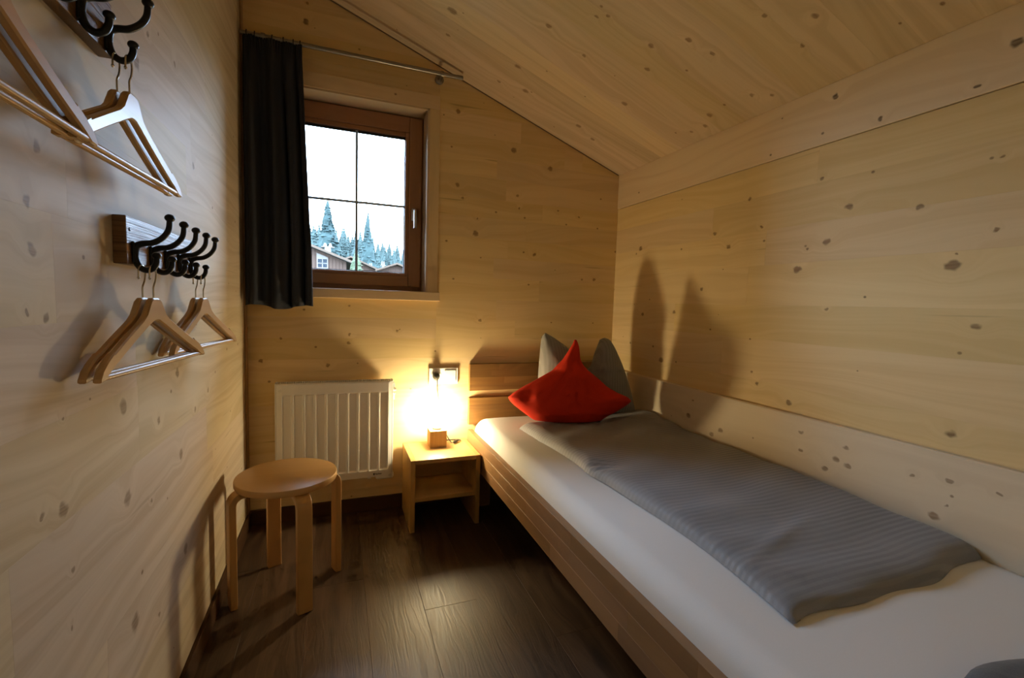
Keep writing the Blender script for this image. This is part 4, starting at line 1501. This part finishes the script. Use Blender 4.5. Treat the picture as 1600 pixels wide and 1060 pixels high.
def chalet(name, cx, y, ridge_z, half, eave_z, depth, label, win=None, chim=None, roof='roofm'):
    """small wooden house, gable end towards the room"""
    g0 = ground_z(y) - 0.5
    h = empty(name, (cx, y, g0), label, 'house')
    wx = half * 0.90
    sl_ = (ridge_z - eave_z) / half
    wz = ridge_z - sl_ * wx - 0.12
    wall = MB().raw([(cx - wx, y, g0), (cx + wx, y, g0), (cx + wx, y, wz), (cx, y, ridge_z - 0.12), (cx - wx, y, wz),
                     (cx - wx, y + depth, g0), (cx + wx, y + depth, g0), (cx + wx, y + depth, wz), (cx, y + depth, ridge_z - 0.12), (cx - wx, y + depth, wz)],
                    [(0, 1, 2, 3, 4), (9, 8, 7, 6, 5), (0, 5, 6, 1), (1, 6, 7, 2), (2, 7, 8, 3), (3, 8, 9, 4), (4, 9, 5, 0)]).build('wall', M['chalet'], h)
    # upright boards with cover battens on the gable
    n = int(2 * wx / 0.22)
    for k in range(n):
        xa_ = cx - wx + 2 * wx * k / n
        xb_ = cx - wx + 2 * wx * (k + 1) / n - 0.035
        za_ = ridge_z - 0.14 - sl_ * abs(xa_ - cx)
        zb_ = ridge_z - 0.14 - sl_ * abs(xb_ - cx)
        plank4('facade_board', [(xa_, y - 0.03, g0), (xb_, y - 0.03, g0), (xb_, y - 0.03, zb_), (xa_, y - 0.03, za_)], (0, -1, 0), 0.03, 0.004, M['chalet'], wall)
    for s in (-1, 1):
        t_ = 0.16
        yo = 0.7
        pts = []
        for yy_ in (y - yo, y + depth + yo):
            for q in (0, 1):
                pts += [(cx, yy_, ridge_z - q * t_), (cx + s * half, yy_, eave_z - q * t_)]
        rf = MB().raw(pts, [(0, 1, 5, 4), (2, 6, 7, 3), (0, 2, 3, 1), (4, 5, 7, 6), (1, 3, 7, 5), (0, 4, 6, 2)]).build('roof', M[roof], h)
        ed = MB().raw([(cx, y - yo - 0.02, ridge_z + 0.02), (cx + s * half, y - yo - 0.02, eave_z + 0.02), (cx + s * half, y - yo - 0.02, eave_z - 0.13), (cx, y - yo - 0.02, ridge_z - 0.13),
                       (cx, y - yo, ridge_z + 0.02), (cx + s * half, y - yo, eave_z + 0.02), (cx + s * half, y - yo, eave_z - 0.13), (cx, y - yo, ridge_z - 0.13)],
                      [(0, 1, 2, 3), (7, 6, 5, 4), (0, 4, 5, 1), (1, 5, 6, 2), (2, 6, 7, 3), (3, 7, 4, 0)]).build('verge_board', M['roofedge'], rf)
    if win:
        x0_, x1_, z0_, z1_ = win
        wf_ = MB()
        wf_.box((x0_ - 0.07, y - 0.09, z0_ - 0.07), (x1_ + 0.07, y - 0.03, z0_))
        wf_.box((x0_ - 0.07, y - 0.09, z0_), (x0_, y - 0.03, z1_))
        wf_.box((x1_, y - 0.09, z0_), (x1_ + 0.07, y - 0.03, z1_))
        # raised arched head
        arc = []
        for k in range(9):
            u_ = k / 8
            arc.append((x0_ - 0.07 + (x1_ - x0_ + 0.14) * u_, z1_ + 0.30 * (1 - u_) ** 0.8 + 0.10))
        for (xa_, za_), (xb_, zb_) in zip(arc[:-1], arc[1:]):
            wf_.raw([(xa_, y - 0.09, z1_), (xb_, y - 0.09, z1_), (xb_, y - 0.09, zb_), (xa_, y - 0.09, za_), (xa_, y - 0.03, z1_), (xb_, y - 0.03, z1_), (xb_, y - 0.03, zb_), (xa_, y - 0.03, za_)],
                    [(0, 1, 2, 3), (7, 6, 5, 4), (0, 4, 5, 1), (2, 6, 7, 3)])
        w_ = wf_.build('window', M['paint_white'], h)
        MB().box((x0_, y - 0.05, z0_), (x1_, y - 0.035, z1_)).build('pane', M['farglass'], w_)
        xm, zm = (x0_ + x1_) / 2, (z0_ + z1_) / 2
        MB().box((xm - 0.03, y - 0.08, z0_), (xm + 0.03, y - 0.05, z1_)).box((x0_, y - 0.08, zm - 0.03), (x1_, y - 0.05, zm + 0.03)).build('window_bar', M['paint_white'], w_)
    if chim:
        for (x_, y_, z0c, z1c, w2) in chim:
            c_ = MB()
            c_.box((x_ - w2 * 0.35, y_, z0c - 1.2), (x_ + w2 * 0.35, y_ + 0.6, z0c))
            c_.box((x_ - w2 * 0.75, y_ - 0.05, z0c), (x_ + w2 * 0.75, y_ + 0.65, z0c + 0.05))
            for s in (-0.32, 0.28):
                c_.lathe((x_ + s * w2, y_ + 0.3, z0c + 0.05), [(w2 * 0.26, 0.0), (w2 * 0.12, (z1c - z0c) - 0.06), (w2 * 0.10, (z1c - z0c))], 'z', 10)
            c_.build('chimney', M['metalwhite'], h)
    return h


chalet('chalet', -2.52, 32.7, 5.16, 3.90, 3.72, 9.0, 'weathered board chalet with white cross-bar window, seen beside the curtain', win=(-0.90, -0.30, 3.22, 3.80), chim=[(-0.30, 35.5, 4.93, 5.22, 0.62)])
chalet('chalet', 1.60, 46.0, 5.22, 2.75, 4.05, 8.0, 'small chalet roof showing behind the young fir', chim=[(3.62, 47.5, 4.42, 4.80, 0.3)])
chalet('chalet', 6.00, 45.7, 4.80, 2.10, 4.02, 8.0, 'low gabled chalet roof at the right of the window view', roof='roofedge', chim=[(5.0, 49.0, 4.72, 5.15, 0.35)])
